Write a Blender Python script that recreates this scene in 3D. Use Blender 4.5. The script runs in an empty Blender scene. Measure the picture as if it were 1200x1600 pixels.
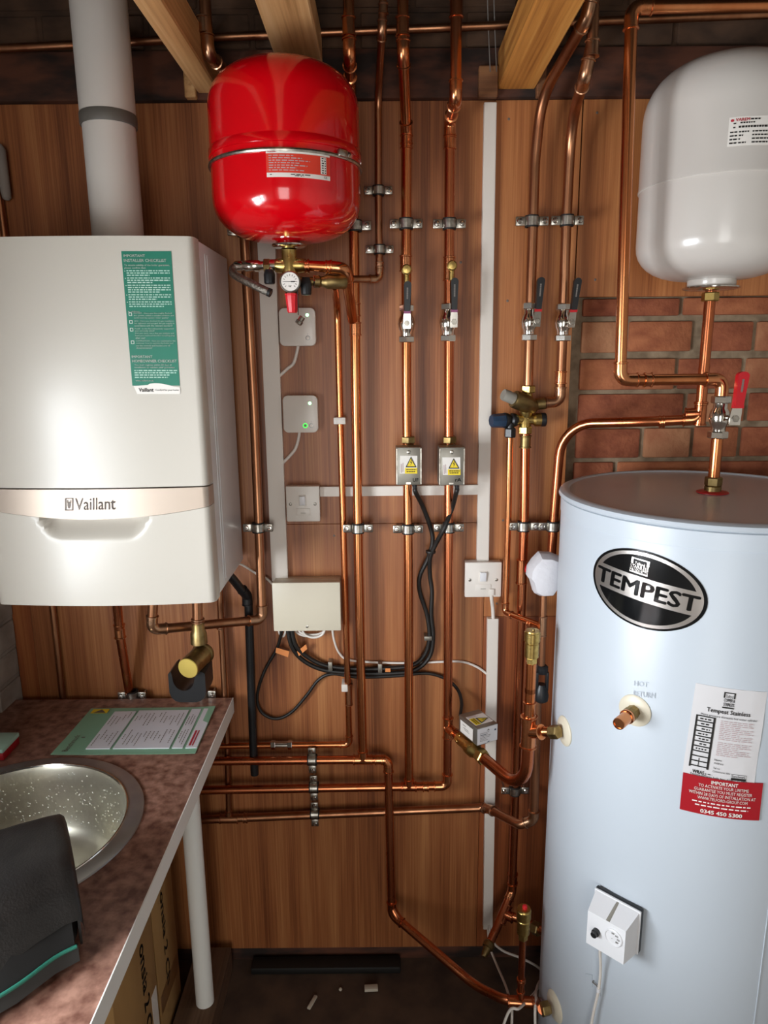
import bpy, bmesh, math, random
from mathutils import Vector as V, Matrix
random.seed(7)
PI = math.pi
S = bpy.context.scene
COL = S.collection
# ------------------------------------------------------------------ camera
F, D, H = 1110.0, 1.70, 1.68
PITCH, ROLL = math.atan(245 / F), 0.009
CAM = V((0, -D, H))
_f = V((0, math.cos(PITCH), -math.sin(PITCH)))
_u0 = V((0, math.sin(PITCH), math.cos(PITCH)))
_r0 = V((1, 0, 0))
_r = _r0 * math.cos(ROLL) - _u0 * math.sin(ROLL)
_u = _r0 * math.sin(ROLL) + _u0 * math.cos(ROLL)
cd = bpy.data.cameras.new('camera')
cd.sensor_fit = 'VERTICAL'
cd.sensor_height = 36.0
cd.lens = F / 1600 * 36.0
cd.clip_start = 0.02
cam = bpy.data.objects.new('camera', cd)
COL.objects.link(cam)
cam.matrix_world = Matrix(((_r.x, _u.x, -_f.x, CAM.x), (_r.y, _u.y, -_f.y, CAM.y), (_r.z, _u.z, -_f.z, CAM.z), (0, 0, 0, 1)))
S.camera = cam
# ------------------------------------------------------------------ world, daylight, exposure
w = bpy.data.worlds.new('world'); S.world = w
w.use_nodes = True
bg = w.node_tree.nodes['Background']
bg.inputs[0].default_value = (0.80, 0.90, 1.0, 1)
bg.inputs[1].default_value = 0.9
S.view_settings.view_transform = 'Standard'
S.view_settings.look = 'None'
S.view_settings.exposure = 0.22
S.view_settings.gamma = 1.0
S.view_settings.use_curve_mapping = False
S.cycles.use_denoising = True
S.cycles.max_bounces = 8
S.cycles.sample_clamp_indirect = 6.0


def area(name, loc, target, sx, sy, power, color):
    l = bpy.data.lights.new(name, 'AREA')
    l.shape = 'RECTANGLE'; l.size = sx; l.size_y = sy
    l.energy = power; l.color = color
    o = bpy.data.objects.new(name, l); COL.objects.link(o)
    o.location = loc
    o.rotation_euler = (V(target) - V(loc)).to_track_quat('-Z', 'Y').to_euler()
    return o


# daylight entering by the window in the left wall and by the open door behind the camera
area('window_daylight', (-1.10, -1.38, 1.27), (1.0, -1.38, 1.27), 0.84, 0.62, 47, (0.90, 0.95, 1.0))
area('door_daylight', (-0.05, -3.42, 1.10), (-0.05, 0.0, 1.10), 0.86, 1.86, 19, (1.0, 0.96, 0.90))


def ray(px, py):
    return _f + _r * ((px - 600) / F) - _u * ((py - 800) / F)


def WY(px, py, y=0.0):
    d = ray(px, py)
    return CAM + d * ((y - CAM.y) / d.y)


def WZ(px, py, z):
    d = ray(px, py)
    return CAM + d * ((z - CAM.z) / d.z)


def WX(px, py, x):
    d = ray(px, py)
    return CAM + d * ((x - CAM.x) / d.x)


def mpp(p):
    return (V(p) - CAM).dot(_f) / F


def hit_cyl(px, py, c, R):
    d = ray(px, py)
    ox, oy = CAM.x - c[0], CAM.y - c[1]
    a = d.x * d.x + d.y * d.y
    b = 2 * (ox * d.x + oy * d.y)
    cc = ox * ox + oy * oy - R * R
    q = max(b * b - 4 * a * cc, 0.0)
    t = (-b - math.sqrt(q)) / (2 * a)
    p = CAM + d * t
    return math.atan2(p.y - c[1], p.x - c[0]), p.z, p


# ------------------------------------------------------------------ materials
def lin(c):
    if isinstance(c, str):
        c = [int(c[i:i + 2], 16) / 255 for i in (0, 2, 4)]
    return tuple((x / 12.92 if x <= 0.04045 else ((x + 0.055) / 1.055) ** 2.4) for x in c) + (1.0,)


def mat(name, col, rough=0.5, metal=0.0, col2=None, scale=(20, 20, 20), detail=4, bump=0.0, bscale=None,
        coat=0.0, lo=0.35, hi=0.7, rough2=None, emit=None, spec=0.5):
    m = bpy.data.materials.new(name); m.use_nodes = True
    nt = m.node_tree; p = nt.nodes['Principled BSDF']
    p.inputs['Base Color'].default_value = lin(col)
    p.inputs['Roughness'].default_value = rough
    p.inputs['Metallic'].default_value = metal
    p.inputs['Specular IOR Level'].default_value = spec
    if coat:
        p.inputs['Coat Weight'].default_value = coat
        p.inputs['Coat Roughness'].default_value = 0.06 if rough < 0.3 else 0.2
    if emit:
        p.inputs['Emission Color'].default_value = lin(emit[0])
        p.inputs['Emission Strength'].default_value = emit[1]
    if col2 or bump:
        tc = nt.nodes.new('ShaderNodeTexCoord')
        geo = nt.nodes.new('ShaderNodeNewGeometry')
        mp = nt.nodes.new('ShaderNodeMapping'); mp.inputs['Scale'].default_value = scale
        nt.links.new(geo.outputs['Position'], mp.inputs[0])
        nz = nt.nodes.new('ShaderNodeTexNoise')
        nz.inputs['Scale'].default_value = 1.0; nz.inputs['Detail'].default_value = detail
        nt.links.new(mp.outputs[0], nz.inputs['Vector'])
        if col2:
            rp = nt.nodes.new('ShaderNodeValToRGB')
            rp.color_ramp.elements[0].position = lo; rp.color_ramp.elements[1].position = hi
            rp.color_ramp.elements[0].color = lin(col); rp.color_ramp.elements[1].color = lin(col2)
            nt.links.new(nz.outputs['Fac'], rp.inputs[0])
            nt.links.new(rp.outputs[0], p.inputs['Base Color'])
        if rough2 is not None:
            mr = nt.nodes.new('ShaderNodeMapRange')
            mr.inputs['From Min'].default_value = lo; mr.inputs['From Max'].default_value = hi
            mr.inputs['To Min'].default_value = rough; mr.inputs['To Max'].default_value = rough2
            nt.links.new(nz.outputs['Fac'], mr.inputs[0])
            nt.links.new(mr.outputs[0], p.inputs['Roughness'])
        if bump:
            src = nz
            if bscale:
                mp2 = nt.nodes.new('ShaderNodeMapping'); mp2.inputs['Scale'].default_value = bscale
                nt.links.new(geo.outputs['Position'], mp2.inputs[0])
                src = nt.nodes.new('ShaderNodeTexNoise'); src.inputs['Scale'].default_value = 1.0
                src.inputs['Detail'].default_value = 5
                nt.links.new(mp2.outputs[0], src.inputs['Vector'])
            bp = nt.nodes.new('ShaderNodeBump'); bp.inputs['Strength'].default_value = bump
            bp.inputs['Distance'].default_value = 0.004
            nt.links.new(src.outputs['Fac'], bp.inputs['Height'])
            nt.links.new(bp.outputs[0], p.inputs['Normal'])
    return m


def wood(name, dark, mid, light, axis=2, rough=0.42, fine=260.0, broad=16.0, tint=None):
    """veneer or timber: broad bands and fine streaks stretched along the grain"""
    m = bpy.data.materials.new(name); m.use_nodes = True
    nt = m.node_tree; p = nt.nodes['Principled BSDF']
    p.inputs['Roughness'].default_value = rough
    geo = nt.nodes.new('ShaderNodeNewGeometry')

    def noise(sc, along, detail):
        mp = nt.nodes.new('ShaderNodeMapping')
        s = [sc, sc, sc]; s[axis] = along
        mp.inputs['Scale'].default_value = s
        nt.links.new(geo.outputs['Position'], mp.inputs[0])
        n = nt.nodes.new('ShaderNodeTexNoise'); n.inputs['Scale'].default_value = 1.0
        n.inputs['Detail'].default_value = detail; n.inputs['Roughness'].default_value = 0.6
        nt.links.new(mp.outputs[0], n.inputs['Vector'])
        return n
    a = noise(broad, 0.7, 3); b = noise(fine, 2.5, 4)
    mx = nt.nodes.new('ShaderNodeMix'); mx.data_type = 'FLOAT'
    mx.inputs[0].default_value = 0.42
    nt.links.new(a.outputs['Fac'], mx.inputs[2]); nt.links.new(b.outputs['Fac'], mx.inputs[3])
    rp = nt.nodes.new('ShaderNodeValToRGB')
    e = rp.color_ramp.elements
    e[0].position = 0.36; e[0].color = lin(dark)
    e[1].position = 0.66; e[1].color = lin(light)
    k = e.new(0.50); k.color = lin(mid)
    nt.links.new(mx.outputs[0], rp.inputs[0])
    nt.links.new(rp.outputs[0], p.inputs['Base Color'])
    bp = nt.nodes.new('ShaderNodeBump'); bp.inputs['Strength'].default_value = 0.12
    bp.inputs['Distance'].default_value = 0.002
    nt.links.new(b.outputs['Fac'], bp.inputs['Height']); nt.links.new(bp.outputs[0], p.inputs['Normal'])
    return m


M = {}
M['panel'] = wood('veneer_panel', '6E3B1E', '9A5D34', 'B87D4C')
M['panel_red'] = wood('veneer_panel_red', '6A3519', '8F4D28', 'AB6A39')
M['board'] = wood('pale_board', '7E4624', 'A66638', 'C0824E')
M['timber'] = wood('sawn_timber', 'A87A48', 'CC9C66', 'DEB682', axis=1, rough=0.6, fine=120, broad=22)
M['timber_o'] = wood('orange_timber', '9A5F28', 'C88840', 'DAA45C', axis=1, rough=0.5, fine=120, broad=22)
M['timber_x'] = wood('block_timber', '5E3A22', '7E5232', '97683F', axis=0, rough=0.7, fine=120, broad=22)
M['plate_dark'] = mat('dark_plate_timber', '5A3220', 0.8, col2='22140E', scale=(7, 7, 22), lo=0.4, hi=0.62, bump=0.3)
M['masonry_dark'] = mat('dark_masonry', '5C4230', 0.95, col2='2C1E15', scale=(9, 9, 14), bump=0.6)  # dark brown masonry with random mottling
M['mortar'] = mat('mortar', '96836B', 0.95, col2='6C5A46', scale=(30, 30, 30), bump=0.7)
M['brick'] = mat('red_brick', '9C5A3C', 0.9, col2='7A3E28', scale=(24, 24, 30), bump=0.5, bscale=(120, 120, 120))
M['brick_o'] = mat('orange_brick', 'AA6844', 0.9, col2='8A4C30', scale=(18, 18, 30), bump=0.5, bscale=(120, 120, 120))
M['brick_p'] = mat('pale_brick', 'B27E5A', 0.9, col2='8E5438', scale=(16, 16, 10), bump=0.5, bscale=(120, 120, 120))
M['whitewash'] = mat('whitewashed_brick', 'A39A90', 0.9, col2='82786E', scale=(14, 14, 14), bump=0.6)
M['plaster'] = mat('pale_masonry', 'B5AEA4', 0.9, col2='9A9288', scale=(6, 6, 6), bump=0.4)
M['floor'] = mat('dusty_floor', '5E4838', 0.95, col2='3A2B22', scale=(9, 9, 9), bump=0.6)
M['ceiling'] = mat('dark_roof_lining', '2C2520', 0.95, col2='191513', scale=(5, 5, 5), bump=0.4)
M['copper'] = mat('copper', 'DB9160', 0.21, 1.0, col2='C27244', scale=(22, 22, 5), rough2=0.27)
M['copper_red'] = mat('copper_reddish', 'D08258', 0.23, 1.0, col2='B66440', scale=(22, 22, 5), rough2=0.29)
M['copper_old'] = mat('tarnished_copper', 'B98562', 0.31, 1.0, col2='945F42', scale=(20, 20, 6), rough2=0.40)
M['copper_fit'] = mat('copper_fitting', 'E09A6C', 0.2, 1.0, col2='C67C50', scale=(30, 30, 30), rough2=0.28)
M['copper_oldfit'] = mat('tarnished_fitting', 'C49A7A', 0.26, 1.0, col2='A37658', scale=(30, 30, 30), rough2=0.36)
M['copper_flat'] = mat('copper_end', 'D9804F', 0.35, 1.0)
M['brass'] = mat('brass', 'C9AE6A', 0.26, 1.0, col2='A2854A', scale=(70, 70, 70), rough2=0.38)
M['brass_dull'] = mat('dull_brass', '9A855A', 0.42, 1.0, col2='7A663E', scale=(60, 60, 60))
M['brass_face'] = mat('brass_cap_face', 'C9B05A', 0.5, 0.6)
M['chrome'] = mat('nickel_plate', 'DAD6CE', 0.14, 1.0)
M['zinc'] = mat('zinc_plated_steel', 'BDB9B0', 0.32, 1.0, col2='8F8A80', scale=(90, 90, 90))
M['zincdull'] = mat('galvanised_box', 'A09C92', 0.42, 0.85, col2='8A857B', scale=(24, 24, 24))
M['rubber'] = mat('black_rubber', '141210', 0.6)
M['black'] = mat('black_plastic', '17181A', 0.38)
M['cable'] = mat('black_cable', '17130F', 0.5)
M['red'] = mat('red_enamel', 'CE000F', 0.16, coat=0.6)
M['redcap'] = mat('red_plastic', 'D2202A', 0.4)
M['redlever'] = mat('red_vinyl', 'B8141F', 0.35)
M['purple'] = mat('purple_band', '8E4A72', 0.45)
M['white'] = mat('white_enamel', 'C0BAAF', 0.34, coat=0.12)
M['whiteside'] = mat('white_side_panel', 'D6D7D8', 0.25)
M['cyl'] = mat('cylinder_casing', 'BAC2CA', 0.36)
M['cyltop'] = mat('cylinder_lid', 'C6C3C4', 0.22)
M['whitevessel'] = mat('white_vessel_enamel', 'CBC5BE', 0.25, coat=0.3)
M['plastic'] = mat('white_plastic', 'E0D9D0', 0.35)
M['plasticw'] = mat('cool_white_plastic', 'E2E2E4', 0.35)
M['trunk'] = mat('white_trunking', 'DED6CC', 0.4)
M['cream'] = mat('cream_plastic', 'D6CDB8', 0.4)
M['paper'] = mat('crumpled_white', 'D6D4D8', 0.75, bump=0.5, scale=(60, 60, 60))
M['flue'] = mat('grey_flue_plastic', 'C4BDB5', 0.55)
M['fluering'] = mat('dark_grey_band', '5A5650', 0.5)
M['silver'] = mat('champagne_band', 'B3A496', 0.42, 0.55)
M['engrave'] = mat('engraved_grey', '6B5F56', 0.5)
M['greenlab'] = mat('green_label', '0B7059', 0.4)
M['ink'] = mat('black_ink', '15120F', 0.6)
M['inkgrey'] = mat('grey_ink', '77706A', 0.6)
M['inkpink'] = mat('pink_ink', 'B9A3A4', 0.6)
M['inkwhite'] = mat('white_ink', 'EFEBE4', 0.6)
M['inkpale'] = mat('pale_green_ink', 'A9CDBE', 0.6)
M['inkred'] = mat('red_ink', 'B5283A', 0.6)
M['labwhite'] = mat('white_label', 'E4DFD8', 0.45)
M['labgrey'] = mat('grey_label', 'CFCDCE', 0.4)
M['yellow'] = mat('yellow_label', 'E8CC1E', 0.45)
M['labred'] = mat('red_label', 'A00E1C', 0.4)
M['laborange'] = mat('orange_red_label', 'D43A26', 0.45)
M['badge'] = mat('badge_silver', 'C9C2BC', 0.25, 0.9)
M['badgeblack'] = mat('badge_black', '0E0F10', 0.12)
M['blue'] = mat('blue_knob', '253A52', 0.4)
M['grey'] = mat('grey_plastic', '8E8A80', 0.5)
M['orange'] = mat('orange_tag', 'E08A4A', 0.5)
M['steel'] = mat('brushed_steel', 'D9D5C6', 0.30, 0.9, col2='C9C4B2', scale=(14, 14, 14), rough2=0.38)
M['rim'] = mat('sink_rim_steel', 'A9A9A7', 0.36, 0.8, col2='98989A', scale=(20, 20, 20))
M['drop'] = mat('water_drop', 'F2F2EC', 0.12, 0.5)
M['lam'] = mat('brown_laminate', '643E32', 0.40, col2='AC8270', scale=(52, 52, 52), detail=14, lo=0.32, hi=0.72, bump=0.08)
M['edge'] = mat('white_edge_strip', 'ECECE6', 0.4)
M['leafgreen'] = mat('green_form', '86B496', 0.5)
M['leafwhite'] = mat('form_white', 'E2E2E8', 0.5)
M['bag'] = mat('black_bag_cloth', '1E1B19', 0.45, col2='12100F', scale=(30, 30, 30), bump=0.2, bscale=(300, 300, 300))
M['bagdark'] = mat('black_bag_dark', '100F0E', 0.7)
M['baggrey'] = mat('grey_bag_trim', '343432', 0.6)
M['teal'] = mat('teal_piping', '2A7462', 0.5)
M['card'] = mat('cardboard', 'A8824E', 0.8, col2='957040', scale=(8, 8, 3))
M['tape'] = mat('brown_tape', '7A5430', 0.35)
M['plank'] = wood('dusty_plank', '4E3A2A', '6C523C', '836650', axis=1, rough=0.85, fine=120, broad=26)
M['debris'] = mat('pale_chip', 'C9BFAE', 0.8)
M['led'] = mat('green_led', 'B8FFC8', 0.4, emit=('9CFFB0', 3.0))
M['ledring'] = mat('green_led_ring', '30D040', 0.4, emit=('30E040', 2.0))
M['ring'] = mat('silver_button_ring', '8A8884', 0.3, 0.5)
M['foam'] = mat('grey_foam', '8A8078', 0.85)
M['braid'] = mat('braided_hose', '9C968C', 0.38, 0.9, col2='6A655C', scale=(400, 400, 400), bump=0.5)
M['glassw'] = mat('window_frame_white', 'E0E0DC', 0.4)


# ------------------------------------------------------------------ mesh helpers
class MB:
    def __init__(s):
        s.v, s.f = [], []

    def add(s, vs, fs):
        o = len(s.v)
        s.v += [V(x) for x in vs]
        s.f += [tuple(i + o for i in f) for f in fs]
        return s


LOC = {}


def _mesh(name, mb, loc, smooth):
    me = bpy.data.meshes.new(name)
    me.from_pydata([tuple(v - loc) for v in mb.v], [], mb.f)
    me.validate()
    bm = bmesh.new(); bm.from_mesh(me)
    bmesh.ops.recalc_face_normals(bm, faces=bm.faces)
    bm.to_mesh(me); bm.free()
    if smooth:
        me.shade_smooth()
        me.set_sharp_from_angle(angle=math.radians(smooth))
    return me


def tag(o, label=None, cat=None, group=None, kind=None):
    if label: o['label'] = label
    if cat: o['category'] = cat
    if group: o['group'] = group
    if kind: o['kind'] = kind
    return o


def thing(name, label, cat, loc, group=None, kind=None):
    o = bpy.data.objects.new(name, None); COL.objects.link(o)
    o.empty_display_size = 0.02
    o.location = V(loc); LOC[o.name] = V(loc)
    return tag(o, label, cat, group, kind)


def part(name, mb, m, parent, label=None, smooth=35, kind=None):
    loc = LOC[parent.name]
    if name in ('small_print', 'black_print', 'print'): kind = 'stuff'
    me = _mesh(name, mb, loc, smooth)
    me.materials.append(M[m])
    o = bpy.data.objects.new(name, me); COL.objects.link(o)
    o.parent = parent; LOC[o.name] = loc
    return tag(o, label, None, None, kind)


def single(name, mb, m, label=None, cat=None, group=None, kind=None, smooth=35):
    xs = [v.x for v in mb.v]; ys = [v.y for v in mb.v]; zs = [v.z for v in mb.v]
    loc = V(((min(xs) + max(xs)) / 2, (min(ys) + max(ys)) / 2, min(zs)))
    me = _mesh(name, mb, loc, smooth)
    me.materials.append(M[m])
    o = bpy.data.objects.new(name, me); COL.objects.link(o)
    o.location = loc; LOC[o.name] = loc
    return tag(o, label, cat, group, kind)


def struct(name, mb, m, smooth=35):
    return single(name, mb, m, kind='structure', smooth=smooth)


def dup(root, loc, rot=(0, 0, 0), scale=1.0, label=None, group=None):
    r = root.copy(); COL.objects.link(r)
    r.location = V(loc); r.rotation_euler = rot; r.scale = (scale,) * 3
    if label: r['label'] = label
    if group: r['group'] = group
    for ch in root.children:
        c = ch.copy(); COL.objects.link(c); c.parent = r
        for g in ch.children:
            d = g.copy(); COL.objects.link(d); d.parent = c
    return r


def box(c, size, mb=None, R=None, bev=0.0, seg=2):
    mb = mb or MB()
    bm = bmesh.new()
    bmesh.ops.create_cube(bm, size=1.0)
    bmesh.ops.scale(bm, vec=V(size), verts=bm.verts)
    if bev:
        bmesh.ops.bevel(bm, geom=list(bm.edges), offset=bev, segments=seg, profile=0.5, affect='EDGES')
    R = R or Matrix.Identity(3)
    bm.verts.index_update()
    mb.add([R @ v.co + V(c) for v in bm.verts], [tuple(v.index for v in f.verts) for f in bm.faces])
    bm.free()
    return mb


def bbox(lo, hi, mb=None, bev=0.0, seg=2):
    lo, hi = V(lo), V(hi)
    return box((lo + hi) / 2, hi - lo, mb, None, bev, seg)


def frame(axis):
    a = V(axis).normalized()
    h = V((0, 0, 1)) if abs(a.z) < 0.9 else V((1, 0, 0))
    u = a.cross(h).normalized()
    return a, u, a.cross(u).normalized()


def sweep(pts, rad, n=14, mb=None, cap=True):
    """tube along pts with a radius for each point, parallel transported"""
    mb = mb or MB()
    pts = [V(p) for p in pts]
    k = len(pts)
    if not hasattr(rad, '__len__'): rad = [rad] * k
    tans = []
    for i in range(k):
        a = pts[max(i - 1, 0)]; b = pts[min(i + 1, k - 1)]
        t = b - a
        if t.length < 1e-9: t = tans[-1] if tans else V((0, 0, 1))
        tans.append(t.normalized())
    _, u, _ = frame(tans[0])
    vs, fs = [], []
    for i in range(k):
        t = tans[i]
        u = (u - t * u.dot(t)).normalized()
        w_ = t.cross(u)
        for j in range(n):
            a = 2 * PI * j / n
            vs.append(pts[i] + (u * math.cos(a) + w_ * math.sin(a)) * rad[i])
    for i in range(k - 1):
        for j in range(n):
            fs.append((i * n + j, i * n + (j + 1) % n, (i + 1) * n + (j + 1) % n, (i + 1) * n + j))
    if cap:
        fs.append(tuple(range(n))[::-1]); fs.append(tuple((k - 1) * n + j for j in range(n)))
    return mb.add(vs, fs)


def cyl(p0, p1, r, r1=None, n=20, mb=None):
    return sweep([p0, p1], [r, r if r1 is None else r1], n, mb)


def lathe(o, axis, prof, n=40, mb=None, cap=True):
    """prof: (radius, distance along axis)"""
    mb = mb or MB()
    a, u, w_ = frame(axis)
    o = V(o); vs, fs = [], []
    k = len(prof)
    for r, h in prof:
        for j in range(n):
            t = 2 * PI * j / n
            vs.append(o + a * h + (u * math.cos(t) + w_ * math.sin(t)) * max(r, 1e-5))
    for i in range(k - 1):
        for j in range(n):
            fs.append((i * n + j, i * n + (j + 1) % n, (i + 1) * n + (j + 1) % n, (i + 1) * n + j))
    if cap:
        fs.append(tuple(range(n))[::-1]); fs.append(tuple((k - 1) * n + j for j in range(n)))
    return mb.add(vs, fs)


def hexnut(p, axis, r, h, mb=None, n=6):
    c = 0.12 * h
    return lathe(V(p) - V(axis).normalized() * h / 2, axis, [(r * 0.9, 0), (r, c), (r, h - c), (r * 0.9, h)], n, mb)


def fillet(pts, R, seg=8):
    """polyline with rounded corners; R a number or {index: radius}"""
    pts = [V(p) for p in pts]
    out = [pts[0]]
    for i in range(1, len(pts) - 1):
        r = R.get(i, 0.02) if isinstance(R, dict) else R
        a = (pts[i - 1] - pts[i]); b = (pts[i + 1] - pts[i])
        la, lb = a.length, b.length
        a.normalize(); b.normalize()
        phi = math.acos(max(-1, min(1, a.dot(b))))
        if phi > PI - 0.02 or r <= 0:
            out.append(pts[i]); continue
        t = min(r / math.tan(phi / 2), 0.48 * la, 0.48 * lb)
        rr = t * math.tan(phi / 2)
        c = pts[i] + (a + b).normalized() * (rr / math.sin(phi / 2))
        p0 = pts[i] + a * t; p1 = pts[i] + b * t
        v0 = p0 - c; v1 = p1 - c
        om = v0.angle(v1)
        for s in range(seg + 1):
            q = s / seg
            v = (v0 * math.sin((1 - q) * om) + v1 * math.sin(q * om)) / math.sin(om) if om > 1e-4 else v0
            out.append(c + v)
    out.append(pts[-1])
    return out


def smoothcurve(pts, n=10):
    """Catmull-Rom through the points"""
    P = [V(p) for p in pts]
    P = [P[0] * 2 - P[1]] + P + [P[-1] * 2 - P[-2]]
    out = []
    for i in range(1, len(P) - 2):
        p0, p1, p2, p3 = P[i - 1:i + 3]
        for s in range(n):
            t = s / n
            out.append(0.5 * ((2 * p1) + (p2 - p0) * t + (2 * p0 - 5 * p1 + 4 * p2 - p3) * t * t + (3 * p1 - p0 - 3 * p2 + p3) * t ** 3))
    out.append(P[-2])
    return out


def sleeve(path, r, bead=True, n=16, k=1.13, kb=1.3):
    """a soldered fitting over a path: slightly fatter than the pipe, with a bead at each end"""
    path = [V(p) for p in path]
    if not bead:
        return sweep(path, r * k, n)
    bl = 0.0022
    d0 = (path[1] - path[0]).normalized(); d1 = (path[-1] - path[-2]).normalized()
    pp = [path[0], path[0] + d0 * bl * .4, path[0] + d0 * bl * 1.3, path[0] + d0 * bl * 1.8] + path[1:-1] + \
         [path[-1] - d1 * bl * 1.8, path[-1] - d1 * bl * 1.3, path[-1] - d1 * bl * .4, path[-1]]
    rr = [r * 1.1, r * kb, r * kb, r * k] + [r * k] * (len(path) - 2) + [r * k, r * kb, r * kb, r * 1.1]
    return sweep(pp, rr, n)


def arc_at(pts, i, R, leg):
    a = (V(pts[i - 1]) - V(pts[i])).normalized(); b = (V(pts[i + 1]) - V(pts[i])).normalized()
    phi = math.acos(max(-1, min(1, a.dot(b))))
    t = R / math.tan(phi / 2)
    f = fillet([V(pts[i]) + a * (t + leg), V(pts[i]), V(pts[i]) + b * (t + leg)], R)
    return f


R22, R15 = 0.011, 0.0078


def pipe_run(name, label, pts, r=R22, elbows=(), bends=None, m='copper', mf=None, group=None, cat='pipe', couplings=(), tees=()):
    """pts: world points. elbows: indices with soldered fittings; bends: {index: radius} for swept bends.
    couplings: (point, axis, length). tees: (point, axis, length, branch vector)"""
    pts = [V(p) for p in pts]
    bends = bends or {}
    Re = r * 1.9
    RR = {i: Re for i in elbows}; RR.update(bends)
    path = fillet(pts, {i: RR.get(i, 0) for i in range(len(pts))})
    low = min(pts, key=lambda p: p.z)
    t = thing(name, label, cat, low, group)
    mf = mf or ('copper_oldfit' if m == 'copper_old' else 'copper_fit')
    part('tube', sweep(path, r, 18), m, t)
    for i in elbows:
        part('elbow', sleeve(arc_at(pts, i, Re, r * 1.3), r), mf, t)
    for p, ax, L in couplings:
        ax = V(ax).normalized()
        part('coupling', sleeve([V(p) - ax * L / 2, V(p), V(p) + ax * L / 2], r), mf, t)
    for p, ax, L, br in tees:
        ax = V(ax).normalized()
        mb = sleeve([V(p) - ax * L / 2, V(p), V(p) + ax * L / 2], r)
        q = sleeve([V(p), V(p) + V(br) * .5, V(p) + V(br)], r)
        mb.add(q.v, q.f)
        part('tee', mb, mf, t)
    return t


# ------------------------------------------------------------------ print: patches f(s, t, w) with s, t in 0..1 (t down), w above the sheet
def quad_patch(tl, tr, br, bl, out):
    tl, tr, br, bl = map(V, (tl, tr, br, bl))
    n = (tr - tl).cross(bl - tl).normalized()
    if n.dot(V(out)) < 0: n = -n

    def f(s, t, w_=0.0):
        return (tl * (1 - s) + tr * s) * (1 - t) + (bl * (1 - s) + br * s) * t + n * w_
    return f


def cyl_patch(c, R, corners):
    """corners tl, tr, br, bl as (angle, z)"""
    (a0, z0), (a1, z1), (a2, z2), (a3, z3) = corners

    def f(s, t, w_=0.0):
        a = (a0 * (1 - s) + a1 * s) * (1 - t) + (a3 * (1 - s) + a2 * s) * t
        z = (z0 * (1 - s) + z1 * s) * (1 - t) + (z3 * (1 - s) + z2 * s) * t
        return V((c[0] + (R + w_) * math.cos(a), c[1] + (R + w_) * math.sin(a), z))
    return f


def cyl_px(c, R, pix):
    return cyl_patch(c, R, [hit_cyl(x, y, c, R)[:2] for x, y in pix])


def sheet(f, rect=(0, 0, 1, 1), w0=0.0, w1=0.0008, nx=8, ny=2, mb=None, wob=None):
    """thin solid sheet over part of a patch"""
    mb = mb or MB()
    s0, t0, s1, t1 = rect
    vs, fs = [], []
    for L in (w1, w0):
        for j in range(ny + 1):
            for i in range(nx + 1):
                s_ = s0 + (s1 - s0) * i / nx; t_ = t0 + (t1 - t0) * j / ny
                vs.append(f(s_, t_, L + (wob(s_, t_) if wob else 0)))
    N = (nx + 1) * (ny + 1)
    for j in range(ny):
        for i in range(nx):
            a = j * (nx + 1) + i
            q = (a, a + 1, a + nx + 2, a + nx + 1)
            fs.append(q); fs.append(tuple(x + N for x in q[::-1]))
    for i in range(nx):
        a = i; b = ny * (nx + 1) + i
        fs.append((a + 1, a, a + N, a + 1 + N)); fs.append((b, b + 1, b + 1 + N, b + N))
    for j in range(ny):
        a = j * (nx + 1); b = a + nx
        fs.append((a, a + nx + 1, a + nx + 1 + N, a + N)); fs.append((b + nx + 1, b, b + N, b + nx + 1 + N))
    return mb.add(vs, fs)


def poly_on(f, pts2, w_, mb=None):
    """flat print: polygon of (s, t) points lying on the patch"""
    mb = mb or MB()
    return mb.add([f(s, t, w_) for s, t in pts2], [tuple(range(len(pts2)))])


def strip_on(f, rect, w_, mb=None, n=1):
    mb = mb or MB()
    s0, t0, s1, t1 = rect
    for i in range(n):
        a = s0 + (s1 - s0) * i / n; b = s0 + (s1 - s0) * (i + 1) / n
        mb.add([f(a, t0, w_), f(b, t0, w_), f(b, t1, w_), f(a, t1, w_)], [(0, 1, 2, 3)])
    return mb


_TXT = {}


def _text(s, bold):
    if (s, bold) in _TXT: return _TXT[(s, bold)]
    c = bpy.data.curves.new('t', 'FONT')
    c.body = s; c.size = 1.0; c.resolution_u = 2
    o = bpy.data.objects.new('t', c)
    me = bpy.data.meshes.new_from_object(o)
    vs = [(v.co.x, v.co.y) for v in me.vertices]
    fs = [tuple(p.vertices) for p in me.polygons]
    bpy.data.objects.remove(o); bpy.data.curves.remove(c); bpy.data.meshes.remove(me)
    _TXT[(s, bold)] = (vs, fs)
    return vs, fs


def text_on(f, s, rect, w_, mb=None, bold=0.0, rot=0):
    """lettering stretched to fill rect of the patch; rot 90 reads downwards"""
    mb = mb or MB()
    vs, fs = _text(s, bold)
    if bold:
        n0 = len(vs); sh = [(-bold, 0), (bold, 0), (0, bold * .6), (0, -bold * .6)]
        base = list(vs); bf_ = list(fs); vs = []; fs = []
        for k_, (dx, dy) in enumerate(sh):
            vs += [(x + dx, y + dy) for x, y in base]; fs += [tuple(i + k_ * n0 for i in f_) for f_ in bf_]
    x0 = min(v[0] for v in vs); x1 = max(v[0] for v in vs)
    y0 = min(v[1] for v in vs); y1 = max(v[1] for v in vs)
    s0, t0, s1, t1 = rect
    out = []
    for x, y in vs:
        a = (x - x0) / (x1 - x0); b = (y - y0) / (y1 - y0)
        if rot == 90:
            out.append(f(s0 + (s1 - s0) * b, t0 + (t1 - t0) * a, w_))
        elif rot == -90:
            out.append(f(s0 + (s1 - s0) * (1 - b), t1 - (t1 - t0) * a, w_))
        else:
            out.append(f(s0 + (s1 - s0) * a, t1 - (t1 - t0) * b, w_))
    return mb.add(out, fs)


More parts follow.
